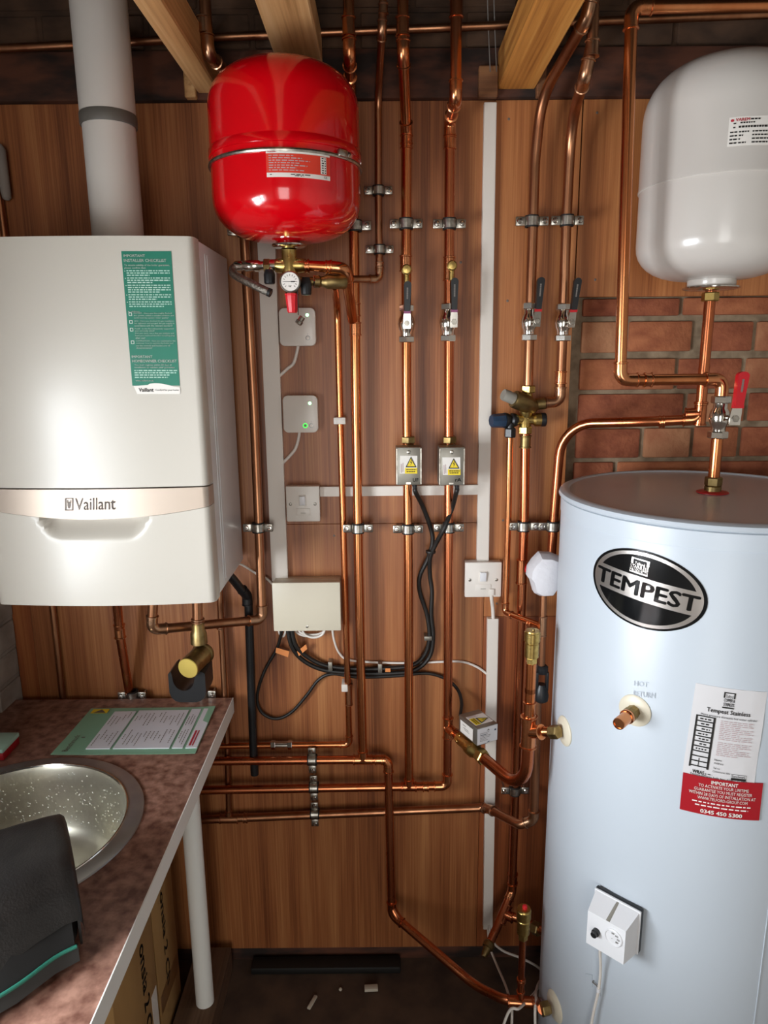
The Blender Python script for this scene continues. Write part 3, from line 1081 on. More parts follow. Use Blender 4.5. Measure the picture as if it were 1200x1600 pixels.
# its cable, with the tie that holds it
c0 = tc_ + tn * .026 - tu * .018 - V((0, 0, THt / 2 + .005))
pts = [c0, c0 - V((0, 0, .025)) - tn * .004 - tu * .004, c0 - V((0, 0, .075)) - tn * .016 - tu * .006, c0 - V((0, 0, .13)) - tn * .018 - tu * .008, c0 - V((0, 0, .25)) - tn * .012 - tu * .018, V((c0.x - .03, c0.y - .01, .02))]
cab = thing('thermostat_cable', 'thin pale cable hanging below the white thermostat box', 'cable', (c0.x - .03, c0.y - .01, 0))
part('flex', sweep(smoothcurve(pts), .0028, 10), 'plastic', cab)
p2 = pts[3]
part('cable_tie', sweep([p2 + V((0, 0, .004)), p2 - V((0, 0, .004))], .0042, 10), 'plasticw', cab)
ha = hit_cyl(928, 1532, CC, CR)
hk = MB()
n_ = V((math.cos(ha[0]), math.sin(ha[0]), 0)); u_ = V((-math.sin(ha[0]), math.cos(ha[0]), 0)); u_ = -u_ if u_.x < 0 else u_
sweep(fillet([ha[2] - n_ * .001, ha[2] + n_ * .006, ha[2] + n_ * .006 + u_ * .014, ha[2] + n_ * .006 + u_ * .016 - V((0, 0, .02))], .003), .0011, 8, hk)
hook = single('wire_hook', hk, 'zinc', 'small bent wire hook on the cylinder under the thermostat', 'hook')
hb = hit_cyl(919, 1531, CC, CR)[2]
pf = cyl_px(CC, CR, [(915, 1521), (926, 1523), (926, 1542), (915, 1540)])
single('adhesive_pad', sheet(pf, w1=.0015, nx=2, ny=1), 'cyl', 'small square adhesive pad beside the wire hook', 'pad')

# ================================================================== expansion vessels
def dome(R_, h, n=9, flat=0.0):
    """profile from rim (R_, 0) to the pole (0, h)"""
    return [(R_ * math.cos(PI / 2 * i / n) ** .62, h * math.sin(PI / 2 * i / n)) for i in range(n + 1)]


# red vessel
RC, RR_ = (-.187, -.185), .1455
rz0, rz1, rzb = 1.904, 2.222, 2.052
rv = thing('expansion_vessel', 'glossy red expansion vessel with a steel strap hung above the boiler', 'vessel', (RC[0], RC[1], rz0), 'expansion vessels')
lowd = dome(RR_, .075); topd = dome(RR_, .080)
part('lower_shell', lathe((RC[0], RC[1], 0), (0, 0, 1), [(max(r, .001), rz0 + .075 - h) for r, h in lowd[::-1]] + [(RR_, rzb)], 72), 'red', rv, smooth=60)
part('upper_shell', lathe((RC[0], RC[1], 0), (0, 0, 1), [(RR_ - .001, rzb), (RR_ + .003, rzb + .001), (RR_ + .003, rzb + .013), (RR_, rzb + .016), (RR_, rzb + .018)] + [(max(r, .001), rz1 - .080 + h) for r, h in topd], 72), 'red', rv, smooth=60)
zs = hit_cyl(448, 233, RC, RR_ + .003)[1]
part('strap', lathe((RC[0], RC[1], zs - .003), (0, 0, 1), [(RR_, 0), (RR_ + .004, 0), (RR_ + .005, .003), (RR_ + .004, .006), (RR_, .006)], 72), 'zinc', rv)
aq, zq, pq = hit_cyl(534, 240, RC, RR_ + .004)
nq = V((math.cos(aq), math.sin(aq), 0)); uq = V((-math.sin(aq), math.cos(aq), 0))
Rq = Matrix((uq, nq, V((0, 0, 1)))).transposed()
bk = part('strap_buckle', box(pq + nq * .002, (.022, .008, .012), R=Rq, bev=.0015), 'zinc', rv)
part('strap_screw', hexnut(pq + nq * .002 + uq * .016, uq, .005, .008), 'chrome', bk)
part('strap_arm', bbox((RC[0] + RR_ - .02, RC[1] + .05, zs - .008), (RC[0] + RR_ - .004, -.001, zs + .008), bev=.001), 'zinc', rv)
part('strap_arm', bbox((RC[0] - RR_ + .004, RC[1] + .05, zs - .008), (RC[0] - RR_ + .02, -.001, zs + .008), bev=.001), 'zinc', rv)
lf = cyl_px(RC, RR_ + .0005, [(416, 233), (515, 245), (515, 281.5), (416, 274)])
# follow the curve of the shell: level rows
a0 = hit_cyl(416, 250, RC, RR_)[0]; a1 = hit_cyl(515, 260, RC, RR_)[0]
z0_ = hit_cyl(440, 234, RC, RR_)[1]; z1_ = hit_cyl(440, 276.5, RC, RR_)[1]
lf = cyl_patch(RC, RR_, [(a0, z0_), (a1, z0_), (a1, z1_), (a0, z1_)])
rl = part('label', sheet(lf, nx=14, ny=1, w1=.0007), 'labwhite', rv, label='white and orange-red rating label')
o_ = MB(); strip_on(lf, (.0, .13, 1, .84), .0012, o_, 14); part('red_field', o_, 'laborange', rl)
o_ = MB()
for i in range(7):
    words_on(lf, .04, .72, .19 + i * .09, .035, .0018, o_, .55 + .06 * (i * 3 % 7), rn)
part('small_print', o_, 'inkpink', rl)
o_ = MB(); strip_on(lf, (.83, .16, .93, .80), .0016, o_, 3); part('data_column', o_, 'labwhite', rl)
o_ = MB()
for i in range(7):
    words_on(lf, .85, .92, .19 + i * .09, .04, .002, o_, 1, rn, .02, .04)
text_on(lf, 'CE', (.88, .87, .94, .96), .002, o_, .0)
words_on(lf, .36, .66, .89, .03, .002, o_, 1, rn); words_on(lf, .42, .56, .94, .025, .002, o_, 1, rn); words_on(lf, .05, .10, .9, .03, .002, o_, 1, rn)
part('black_print', o_, 'ink', rl)
o_ = MB(); text_on(lf, 'Reflex', (.03, .03, .15, .10), .0018, o_, .02); part('maker_name', o_, 'inkred', rl)
part('flange', lathe((RC[0], RC[1], rz0 - .014), (0, 0, 1), [(.012, 0), (.030, .003), (.034, .006), (.034, .009), (.024, .012), (.02, .017)], 40), 'chrome', rv)

# white vessel above the cylinder
WC, WR = (.668, -.195), .152
wz0 = 1.821; wz1 = 2.222; wzb = hit_cyl(1130, 268, WC, WR)[1]
wv = thing('expansion_vessel', 'white expansion vessel with a small rating label above the hot water cylinder', 'vessel', (WC[0], WC[1], wz0), 'expansion vessels')
part('lower_shell', lathe((WC[0], WC[1], 0), (0, 0, 1), [(max(r, .001), wz0 + .07 - h) for r, h in dome(WR - .002, .07)[::-1]] + [(WR - .0015, wzb)], 72), 'whitevessel', wv, smooth=60)
part('upper_shell', lathe((WC[0], WC[1], 0), (0, 0, 1), [(WR - .002, wzb), (WR + .001, wzb), (WR + .001, wzb + .003), (WR, wzb + .006)] + [(max(r, .001), wz1 - .10 + h) for r, h in dome(WR, .10)], 72), 'whitevessel', wv, smooth=60)
part('neck', lathe((WC[0], WC[1], wz0 - .012), (0, 0, 1), [(.044, 0), (.046, .003), (.046, .013), (.05, .018), (.05, .03)], 40), 'whitevessel', wv)
part('flange', lathe((WC[0], WC[1], wz0 - .019), (0, 0, 1), [(.012, .0), (.049, .002), (.055, .004), (.055, .0065), (.044, .008)], 40), 'chrome', wv)
part('wall_bracket', bbox((WC[0] - .03, WC[1] + WR - .006, 1.95), (WC[0] + .03, .021, 2.05), bev=.002), 'zinc', wv)
wf_a0 = hit_cyl(1138, 205, WC, WR)[0]; wf_a1 = hit_cyl(1205, 205, WC, WR)[0]
wf_z0 = hit_cyl(1140, 184, WC, WR)[1]; wf_z1 = hit_cyl(1140, 229, WC, WR)[1]
vf = cyl_patch(WC, WR, [(wf_a0, wf_z0), (wf_a1, wf_z0), (wf_a1, wf_z1), (wf_a0, wf_z1)])
vl = part('label', sheet(vf, nx=10, ny=1, w1=.0006), 'labwhite', wv, label='small printed rating label')
o_ = MB(); text_on(vf, 'VAREM', (.14, .05, .46, .16), .0015, o_, .03); poly_on(vf, ring_pts(.07, .12, .04, .05, 12), .0015, o_); part('maker_name', o_, 'inkred', vl)
o_ = MB()
words_on(vf, .48, .70, .08, .05, .0015, o_, 1, rn)
text_on(vf, 'CE', (.88, .07, .97, .16), .0015, o_, .02)
words_on(vf, .25, .58, .19, .05, .0015, o_, 1, rn, .03, .06); words_on(vf, .10, .16, .20, .05, .0015, o_, 1, rn)
words_on(vf, .22, .96, .32, .07, .0015, o_, 1, rn, .03, .07); words_on(vf, .10, .16, .34, .05, .0015, o_, 1, rn)
for i in range(4):
    t0 = .50 + i * .125
    words_on(vf, .04, .20, t0, .05, .0015, o_, 1, rn, .05, .1); words_on(vf, .24, .48, t0, .05, .0015, o_, (1, .4, .2, .7)[i], rn, .03, .06)
    words_on(vf, .54, .96, t0, .05, .0015, o_, 1, rn, .04, .08)
part('black_print', o_, 'ink', vl)

# ================================================================== worktop, sink, leg
ZC = .833
WXR = -.387
SKC, SKR = (-.692, -.545), .232
wt = thing('worktop', 'brown stone-patterned worktop with a white edge strip along the left wall', 'worktop', ((XL + WXR) / 2, -.6, ZC - .04))
# slab with a round hole for the bowl
mb = MB()
y0w, y1w, x0w, x1w = -1.25, -.038, XL + .001, WXR - .002
nseg = 64
outer = []
hole = []
for i in range(nseg):
    a = 2 * PI * i / nseg
    c_, s_ = math.cos(a), math.sin(a)
    hole.append((SKC[0] + .205 * c_, SKC[1] + .205 * s_))
    # project to the rectangle
    ts = []
    if c_ > 1e-6: ts.append((x1w - SKC[0]) / c_)
    if c_ < -1e-6: ts.append((x0w - SKC[0]) / c_)
    if s_ > 1e-6: ts.append((y1w - SKC[1]) / s_)
    if s_ < -1e-6: ts.append((y0w - SKC[1]) / s_)
    t_ = min(ts)
    outer.append((SKC[0] + t_ * c_, SKC[1] + t_ * s_))
corners = [(x1w, y1w), (x0w, y1w), (x0w, y0w), (x1w, y0w)]
vs = [V((x, y, ZC)) for x, y in hole] + [V((x, y, ZC)) for x, y in outer] + [V((x, y, ZC - .038)) for x, y in hole] + [V((x, y, ZC - .038)) for x, y in outer]
fs = []
N = nseg
for i in range(N):
    j = (i + 1) % N
    extra = None
    for k, (cx_, cy_) in enumerate(corners):
        ang = math.atan2(cy_ - SKC[1], cx_ - SKC[0]) % (2 * PI)
        if 2 * PI * i / N < ang < 2 * PI * (i + 1) / N: extra = (cx_, cy_)
    if extra:
        vs.append(V((*extra, ZC))); vs.append(V((*extra, ZC - .038))); e0_, e1_ = len(vs) - 2, len(vs) - 1
        fs += [(i, N + i, e0_, N + j, j), (2 * N + i, 2 * N + j, 3 * N + j, e1_, 3 * N + i), (N + i, 3 * N + i, e1_, e0_), (e0_, e1_, 3 * N + j, N + j)]
    else:
        fs += [(i, N + i, N + j, j), (2 * N + i, 2 * N + j, 3 * N + j, 3 * N + i), (N + i, 3 * N + i, 3 * N + j, N + j)]
    fs.append((i, j, 2 * N + j, 2 * N + i))
mb.add(vs, fs)
part('slab', mb, 'lam', wt, smooth=20)
part('edge_strip', bbox((WXR - .002, y0w, ZC - .0385), (WXR, y1w, ZC + .0008)), 'edge', wt)
part('support_rail', bbox((XL + .001, -.75 + .55, ZC - .09), (XL + .03, -.05, ZC - .0385)), 'plank', wt)
part('support_rail', bbox((XL + .001, -1.2, ZC - .09), (XL + .03, -.9, ZC - .0385)), 'plank', wt)
# sink
sk = thing('sink', 'round stainless steel sink bowl set in the worktop', 'sink', (SKC[0], SKC[1], ZC - .16))
part('rim', lathe((SKC[0], SKC[1], ZC), (0, 0, 1), [(.200, -.002), (SKR, -.0), (SKR + .001, .001), (SKR, .004), (SKR - .006, .0055), (.204, .0055)], 96, cap=False), 'rim', sk)
part('rim_bead', lathe((SKC[0], SKC[1], ZC), (0, 0, 1), [(.2045, .005), (.2035, .0072), (.2015, .0072), (.1995, .004)], 96, cap=False), 'chrome', sk)
bw = MB(); n = 96
prof = [(.2, .004), (.197, -.004), (.193, -.03), (.187, -.09), (.180, -.125), (.165, -.145), (.14, -.152), (.05, -.156), (.035, -.158)]
vs = []; fs = []
for r_, h in prof:
    for j in range(n):
        a = 2 * PI * j / n; vs.append(V((SKC[0] + r_ * math.cos(a), SKC[1] + r_ * math.sin(a), ZC + h)))
for i in range(len(prof) - 1):
    for j in range(n):
        fs.append((i * n + j, i * n + (j + 1) % n, (i + 1) * n + (j + 1) % n, (i + 1) * n + j))
bw.add(vs, fs)
part('bowl', bw, 'steel', sk, smooth=60)
part('waste', lathe((SKC[0], SKC[1], ZC - .160), (0, 0, 1), [(.036, 0), (.036, .003), (.03, .004), (.001, .001)], 32), 'chrome', sk)
# water drops clinging to the wall of the bowl: too small and too many to count
dr = MB(); rd = random.Random(11)
for i in range(300):
    a = rd.uniform(.15, 2.35); h = -rd.betavariate(1.6, 1.4) * .12 - .005
    for k in range(len(prof) - 1):
        if prof[k][1] >= h >= prof[k + 1][1]:
            q_ = (prof[k][1] - h) / (prof[k][1] - prof[k + 1][1]); r_ = prof[k][0] + (prof[k + 1][0] - prof[k][0]) * q_
    c_ = V((SKC[0] + r_ * math.cos(a), SKC[1] + r_ * math.sin(a), ZC + h))
    nn = V((-math.cos(a), -math.sin(a), .15)).normalized()
    s_ = rd.uniform(.0008, .0019)
    lathe(c_ - nn * s_ * .1, nn, [(s_, 0), (s_ * .8, s_ * .35), (s_ * .3, s_ * .55)], 6, dr)
part('water_drops', dr, 'drop', sk, kind='stuff', smooth=60)
# worktop leg on its plank
lx, ly = -.467, -.2
pk = single('plank', bbox((-.533, -1.0, 0), (-.436, -.028, .075), bev=.003), 'plank', 'dusty timber plank lying on the floor under the white leg', 'plank')
lg_ = part('leg', lathe((lx, ly, .075), (0, 0, 1), [(.0215, 0), (.0225, .001), (.0225, ZC - .046 - .075)], 32), 'edge', wt, label='round white metal leg')
part('top_plate', lathe((lx, ly, ZC - .0465), (0, 0, 1), [(.045, 0), (.045, .004), (.04, .008)], 32), 'edge', lg_)

# cardboard boxes under the worktop
def carton(ya, yb, ztop, label, txt, tz0, tz1, ty0, ty1, x=-.5):
    t = thing('cardboard_box', label, 'box', (x - .15, (ya + yb) / 2, 0), 'boxes under the worktop')
    part('carton', bbox((x - .30, yb, 0), (x, ya, ztop), bev=.003), 'card', t)
    part('flap', bbox((x - .30, yb + .002, ztop), (x - .151, ya - .002, ztop + .003)), 'card', t)
    part('flap', bbox((x - .149, yb + .002, ztop), (x, ya - .002, ztop + .003)), 'card', t)
    f = quad_patch((x, ty0, tz0), (x, ty1, tz0), (x, ty1, tz1), (x, ty0, tz1), (1, 0, 0))
    if txt: part('lettering', text_on(f, txt, (0, 0, 1, 1), .0008, None, .02, rot=90), 'ink', t)
    return t, x


BX = -.542
yA = WX(271, 1400, BX).y; yM = WX(243, 1500, BX).y; yN = WX(195, 1580, BX).y - .05
g0 = WX(222, 1500, BX); g1_ = WX(240, 1590, BX)
t, x = carton(yA, yM + .003, .60, 'cardboard box nearer the wall under the worktop', 'onsia 2 Ch', g0.z + .05, g1_.z - .02, (yA + yM) / 2 - .018, (yA + yM) / 2 + .008, BX)
part('tape', bbox((x - .001, yM + .01, .14), (x + .0006, yA - .006, .19)), 'tape', t)
t, x = carton(yM - .003, yN, .62, 'cardboard box with large vertical lettering under the front of the worktop', 'onsia 2 Ch', g0.z + .04, g1_.z - .03, g0.y - .012, g0.y + .022, BX)
part('shipping_label', bbox((x - .001, yM - .045, .10), (x + .0006, yM - .012, .25)), 'labwhite', t)

# service form on the worktop
ZP = ZC + .0006
pl, pr2, br2, bl2 = WZ(143, 1107, ZP), WZ(337, 1105, ZP), WZ(305, 1178, ZP), WZ(79, 1180, ZP)
ff = quad_patch(pl, pr2, br2, bl2, (0, 0, 1))
fm = thing('service_form', 'pale green paper form with white printed panels beside the sink', 'paper', (pl + br2) / 2)
part('sheet', sheet(ff, nx=12, ny=6, w0=0, w1=.0006, wob=lambda s, t: .0012 * max(0, math.sin(5 * s + 2)) * (t > .7) + .003 * max(0, s - .85) / .15 * (t < .5)), 'leafgreen', fm)
wb_ = MB()
for r_ in ((.215, .10, .385, .90), (.405, .08, .80, .90), (.82, .06, .895, .90), (.915, .05, .995, .90)):
    part('white_panel', sheet(ff, r_, .0008, .0026, 3, 3), 'leafwhite', fm)
ik = MB(); rp_ = random.Random(5)
for s0, s1, k in ((.225, .375, 5), (.415, .79, 13), (.825, .885, 3)):
    for i in range(k):
        s_ = s0 + (s1 - s0) * (i + .3) / k
        for a, b in ((.13, .45), (.52, .86)):
            t0 = rp_.uniform(a, a + .12); t1 = rp_.uniform(t0 + .08, b)
            y = t0
            while y < t1:
                strip_on(ff, (s_, y, s_ + .006, min(y + .03, t1)), .0031, ik); y += .04
part('print', ik, 'inkgrey', fm)
ik = MB()
strip_on(ff, (.93, .55, .945, .86), .0031, ik); strip_on(ff, (.953, .55, .962, .86), .0031, ik)
part('red_print', ik, 'inkred', fm)
ik = MB(); strip_on(ff, (.03, .04, .16, .14), .0024, ik); part('yellow_mark', ik, 'yellow', fm)
ik = MB(); poly_on(ff, [(.05, .13), (.15, .13), (.10, .05)], .0028, ik)
text_on(ff, 'Benchmark', (.06, .62, .10, .95), .0024, ik, .0, rot=-90)
words_on(ff, .12, .2, .66, .02, .0024, ik, .5, rp_); part('black_print', ik, 'engrave', fm)

# small red packet at the sink's back
q0 = WZ(6, 1189, ZC)
pk2 = thing('small_packet', 'small red packet with pale green top at the left end of the worktop', 'packet', (q0.x - .05, q0.y + .03, ZC))
part('body', bbox((q0.x - .10, q0.y, ZC + .0005), (q0.x, q0.y + .07, ZC + .018), bev=.002), 'labred', pk2)
part('lid', bbox((q0.x - .102, q0.y - .001, ZC + .018), (q0.x + .001, q0.y + .071, ZC + .028), bev=.002), 'inkpale', pk2)

# ================================================================== pipework
YW = -.046


def A(*q):
    """list of (px, py, depth) -> world points"""
    return [WY(*p) if len(p) == 3 else WY(p[0], p[1], YW) for p in q]


UPZ = V((0, 0, 1))


def branch(t, pts, r=R22, elbows=(), bends=None, m='copper', mf=None):
    pts = [V(p) for p in pts]
    Re = r * 1.9
    RR = {i: Re for i in elbows}; RR.update(bends or {})
    part('tube', sweep(fillet(pts, {i: RR.get(i, 0) for i in range(len(pts))}), r, 18), m, t)
    for i in elbows:
        part('elbow', sleeve(arc_at(pts, i, Re, r * 1.3), r), mf or 'copper_fit', t)


def coupling(t, p, ax=UPZ, L=.04, r=R22, m='copper_fit', k=1.13):
    ax = V(ax).normalized()
    return part('coupling', sleeve([V(p) - ax * L / 2, V(p), V(p) + ax * L / 2], r, k=k), m, t)


def tee(t, p, ax, br, L=.05, r=R22, m='copper_fit', rb=None):
    ax = V(ax).normalized()
    mb = sleeve([V(p) - ax * L / 2, V(p), V(p) + ax * L / 2], r)
    q = sleeve([V(p), V(p) + V(br) * .5, V(p) + V(br)], rb or r)
    mb.add(q.v, q.f)
    return part('tee', mb, m, t)


def lever_valve(p, label, handle='black', band='purple', tilt=0.1, L=.085, r=R22, flip=1, lettering=True, off=.0, wd=1.0):
    """quarter-turn lever valve on an upright pipe, lever pointing up"""
    p = V(p)
    t = thing('lever_valve', label, 'valve', p - UPZ * .04, 'lever valves')
    part('body', lathe(p - UPZ * .03, UPZ, [(r * 1.2, 0), (r * 1.25, .012), (r * 1.55, .018), (r * 1.75, .03), (r * 1.55, .042), (r * 1.2, .048), (r * 1.2, .06)], 24), 'chrome', t)
    part('nut', hexnut(p - UPZ * .034, UPZ, r * 1.72, .014), 'chrome', t, smooth=20)
    part('nut', hexnut(p + UPZ * .034, UPZ, r * 1.65, .014), 'chrome', t, smooth=20)
    part('spindle', cyl(p + V((off, -.008, .0)), p + V((off, -.036, .0)), .0065, n=16), 'chrome', t)
    s_ = p + V((off, -.034, 0))
    part('spindle_nut', hexnut(s_ + V((0, -.003, 0)), (0, -1, 0), .0065, .005), 'zinc', t, smooth=20)
    # lever: bent steel strap with a dipped handle
    def lv(x, z, y):
        return s_ + V((x * wd + tilt * z, y, z))
    st = MB()
    extrude2d([(-.008, -.012), (.008, -.012), (.008, .012), (.0055, .034), (-.0055, .034), (-.008, .012)], lambda x, z: lv(x, z, -.0015 - .004 * (z > .02)), lambda x, z: lv(x, z, .001 - .004 * (z > .02)), st)
    part('lever', st, 'chrome', t, smooth=20)
    bd_ = MB()
    extrude2d([(-.0072, .020), (.0072, .020), (.0072, .026), (-.0072, .026)], lambda x, z: lv(x, z, -.009), lambda x, z: lv(x, z, .002), bd_)
    hn = part('handle', extrude2d([(-.0075, .025), (.0075, .025)] + [(.0082 * math.cos(a), L - .008 + .008 * math.sin(a)) for a in [PI * i / 8 for i in range(9)]],
                             lambda x, z: lv(x * (1 - .25 * (z < .03)), z, -.0105), lambda x, z: lv(x, z, .0005)), handle, t, smooth=50)
    part('collar_band', bd_, band, t, smooth=20)
    if lettering:
        f = quad_patch(lv(-.004, L - .014, -.011), lv(.004, L - .014, -.011), lv(.004, .036, -.011), lv(-.004, .036, -.011), (0, -1, 0))
        o_ = MB(); words_on(quad_patch(f(0, 0), f(0, 1), f(1, 1), f(1, 0), (0, -1, 0)), 0, .62, .25, .4, .0003, o_, 1, rn, .05, .09)
        part('lettering', o_, 'inkgrey', hn)
    return t


# --- left riser from the boiler, up behind the red vessel
e = WY(326, 86, -.17)
w1 = WY(382, 372, YW)
top = V((w1.x - .004, YW, e.z))
left = pipe_run('copper_pipe', 'copper pipe rising between boiler and left white trunking, looped under the boiler',
                [WY(317, -40, -.17), e, top, w1] + A((397, 640), (406, 860), (410, 968)) + [WY(237, 984, -.20), WY(240, 925, -.20)], elbows=(1, 2, 6, 7), group='copper pipes', m='copper_old')
coupling(left, WY(318, 40, -.17), L=.03, m='copper_oldfit')
# --- thin pipe right of the vessel that feeds the manifold
p2 = pipe_run('copper_pipe', 'thin copper pipe right of the red vessel, elbowed left to the filling manifold',
              A((599, -40, -.17), (597, 48, -.17), (591, 150, -.04), (591, 300, -.036), (593, 436, -.036), (547, 436, -.06), (505, 438, -.15)), r=R15, elbows=(1, 4), bends={2: .05, 5: .02}, m='copper_old', group='copper pipes')
coupling(p2, WY(593, 414, -.036), L=.014, r=R15, m='copper_oldfit'); coupling(p2, WY(599, 14, -.17), L=.02, r=R15, m='copper_oldfit')
# --- riser behind the vessel down to the lower run, out to the foot of the cylinder
e = WY(546, 92, -.17)
w1 = WY(553, 372, YW)
Z3 = WY(567, 1187, YW).z
p3 = pipe_run('copper_pipe', 'copper pipe coming out behind the red vessel and running down to the cylinder foot',
              [WY(544, -40, -.17), e, V((w1.x - .002, YW, e.z)), w1] + A((556, 600), (560, 870), (567, 1187)), elbows=(1, 2), group='copper pipes', m='copper')
coupling(p3, WY(545, 42, -.17), L=.035)
coupling(p3, WY(555, 514, YW), L=.03); coupling(p3, WY(554, 484, YW), L=.03)
tee(p3, WY(567, 1187, YW), (1, 0, 0), UPZ * .026)
hy = -.072
k0 = WY(604, 1187, YW)
branch(p3, [WY(240, 1190, YW), WY(567, 1187, YW), V((k0.x + .004, YW, k0.z)), WY(612, 1428, -.075), WY(742, 1540, -.24), WY(790, 1563, -.315), WY(842, 1566, -.322)], elbows=(2,), bends={3: .05, 4: .12, 5: .05}, m='copper_red')
part('elbow', sleeve(arc_at([WY(612, 1300, -.070), WY(612, 1428, -.075), WY(742, 1540, -.24)], 1, .022, .02), R22), 'copper_red', p3)
coupling(p3, WY(648 - 49, 1187, YW), (1, 0, 0), L=.012)
# tee, nut and automatic vent at the foot of the cylinder
fp, fn, _ = F2
fe = fp + fn * .03
branch(p3, [WY(842, 1566, -.322), fe], m='copper_red')
tv = WY(813, 1565, -.320)
tee(p3, tv, (WY(842, 1566, -.322) - WY(790, 1563, -.315)), UPZ * .030, L=.06, m='copper_red', rb=R15)
part('compression_nut', hexnut(fp + fn * .024, fn, .0155, .02), 'brass_dull', p3, smooth=20)
zt1 = WY(815, 1467, -.320).z
branch(p3, [tv, V((tv.x, tv.y, zt1))], r=R15, m='copper_red')
coupling(p3, V((tv.x, tv.y, WY(813, 1532, -.32).z)), L=.012, r=R15, m='copper_red', k=1.4)


def air_vent(x, y, z0, z1, label, cap=None):
    t = thing('air_vent', label, 'air vent', (x, y, z0), 'brass automatic air vents')
    h = z1 - z0
    part('neck', hexnut((x, y, z0 + h * .10), UPZ, .0115, h * .2), 'brass', t, smooth=20)
    part('float_chamber', lathe((x, y, z0 + h * .2), UPZ, [(.010, 0), (.0148, h * .02), (.0148, h * .42), (.0135, h * .44), (.0135, h * .47), (.0165, h * .49), (.0165, h * .74), (.015, h * .76), (.0145, h * .80)], 32), 'brass', t)
    if cap == 'red':
        part('vent_cap', lathe((x + .002, y, z0 + h - .0), UPZ, [(.006, -.002), (.0055, .006), (.003, .008)], 14), 'redcap', t)
    else:
        part('vent_cap', lathe((x + .002, y, z0 + h - .0), UPZ, [(.0035, -.002), (.003, .003)], 12), 'brass_dull', t)
    return t


air_vent(tv.x, tv.y, zt1, WY(815, 1419, -.32).z, 'brass air vent with a red cap low beside the cylinder foot', 'red')

# --- first valved pipe (underfloor zone)
e = WY(630, 84, -.17)
w1 = WY(635, 207, YW)
p4 = pipe_run('copper_pipe', 'copper pipe with the zone valve box marked UF',
              [WY(629, -40, -.17), e, w1] + A((635, 600), (638, 880), (639, 1227)), elbows=(1, 2), group='copper pipes', m='copper')
coupling(p4, WY(629, 42, -.17), L=.035); coupling(p4, WY(635, 222, YW), L=.028); coupling(p4, WY(634, 412, YW), L=.035)
# --- second valved pipe
e = WY(712, 156, -.17)
w1 = WY(703, 190, YW)
w1 = V((w1.x, YW, e.z))
p5 = pipe_run('copper_pipe', 'copper pipe with the second zone valve box, joined to the low horizontal run',
              [WY(713, -40, -.17), e, w1] + A((702, 350), (701, 850), (699, 1228), (240, 1236)), elbows=(1, 2, 5), group='copper pipes', m='copper_red')
coupling(p5, WY(713, 12, -.17), L=.035, m='copper_red'); coupling(p5, WY(703, 222, YW), L=.03); coupling(p5, WY(702, 420, YW), L=.052)
coupling(p5, WY(665, 1229, YW), (1, 0, 0), L=.016); tee(p5, WY(639, 1229, YW), (1, 0, 0), UPZ * .022, L=.04, m='copper_red')
Z5 = WY(700, 1137, YW)
# --- tarnished low run on the wall, brought out to the drain under the tundish
zz = WY(760, 1262, -.03)
p6b = pipe_run('copper_pipe', 'dull brown copper pipe low on the wall, elbowed out towards the cylinder',
               [WY(240, 1284, -.025), WY(330, 1280, -.025), WY(752, 1262, -.03), WY(764, 1264, -.045), WY(812, 1289, -.145), WY(834, 1281, -.155), WY(839, 1092, -.155)], elbows=(3, 5), bends={2: .02, 4: .02}, m='copper_old', group='copper pipes')
tee(p6b, WY(358, 1279, -.025), (1, 0, 0), UPZ * .024, L=.05, m='copper_old', rb=R15)
coupling(p6b, WY(384, 1278, -.025), (1, 0, 0), L=.012, m='copper_old')
# --- thin pipe from the manifold down and left
p11 = pipe_run('copper_pipe', 'thin copper pipe running down just left of the vessel riser, turning left at the bottom',
               A((523, 448, -.15), (527, 480, -.032), (530, 600, -.030), (537, 850, -.030), (546, 1163, -.030), (240, 1167, -.030)), r=R15, elbows=(4,), bends={1: .05}, group='copper pipes', m='copper')
coupling(p11, WY(545, 1085, -.03), L=.06, r=R15, m='copper_old')
for px in (427, 453):
    part('compression_nut', hexnut(WY(px, 1164, -.030), (1, 0, 0), .0118, .012), 'chrome', p11, smooth=20)
part('inline_valve', cyl(WY(428, 1164, -.03), WY(452, 1164, -.03), .009, n=16), 'chrome', p11)

# --- pair of pipes from the roof to the mixing valve
p6 = pipe_run('copper_pipe', 'copper pipe slanting from the roof to the brass mixing valve, left of its pair',
              A((930, -40, -.27), (917, 28, -.255), (846, 152, -.06), (836, 250), (828, 500), (825, 606)), elbows=(1,), bends={2: .12, 3: .3}, group='copper pipes', m='copper_old')
p7 = pipe_run('copper_pipe', 'copper pipe right of its pair, curving from roof to mixing valve',
              A((929, -40, -.22), (925, 66, -.22), (914, 120, -.215), (893, 185, -.055), (885, 346), (880, 500), (875, 628), (842, 630)), elbows=(6,), bends={1: .05, 2: .03, 3: .14}, group='copper pipes', m='copper_old')
coupling(p7, WY(925, 76, -.22), L=.03, m='copper_oldfit'); part('elbow', sleeve(fillet(A((920, 92, -.219), (914, 120, -.215), (909, 137, -.175)), .015), R22), 'copper_oldfit', p7)
coupling(p7, WY(876, 590, YW), L=.03)
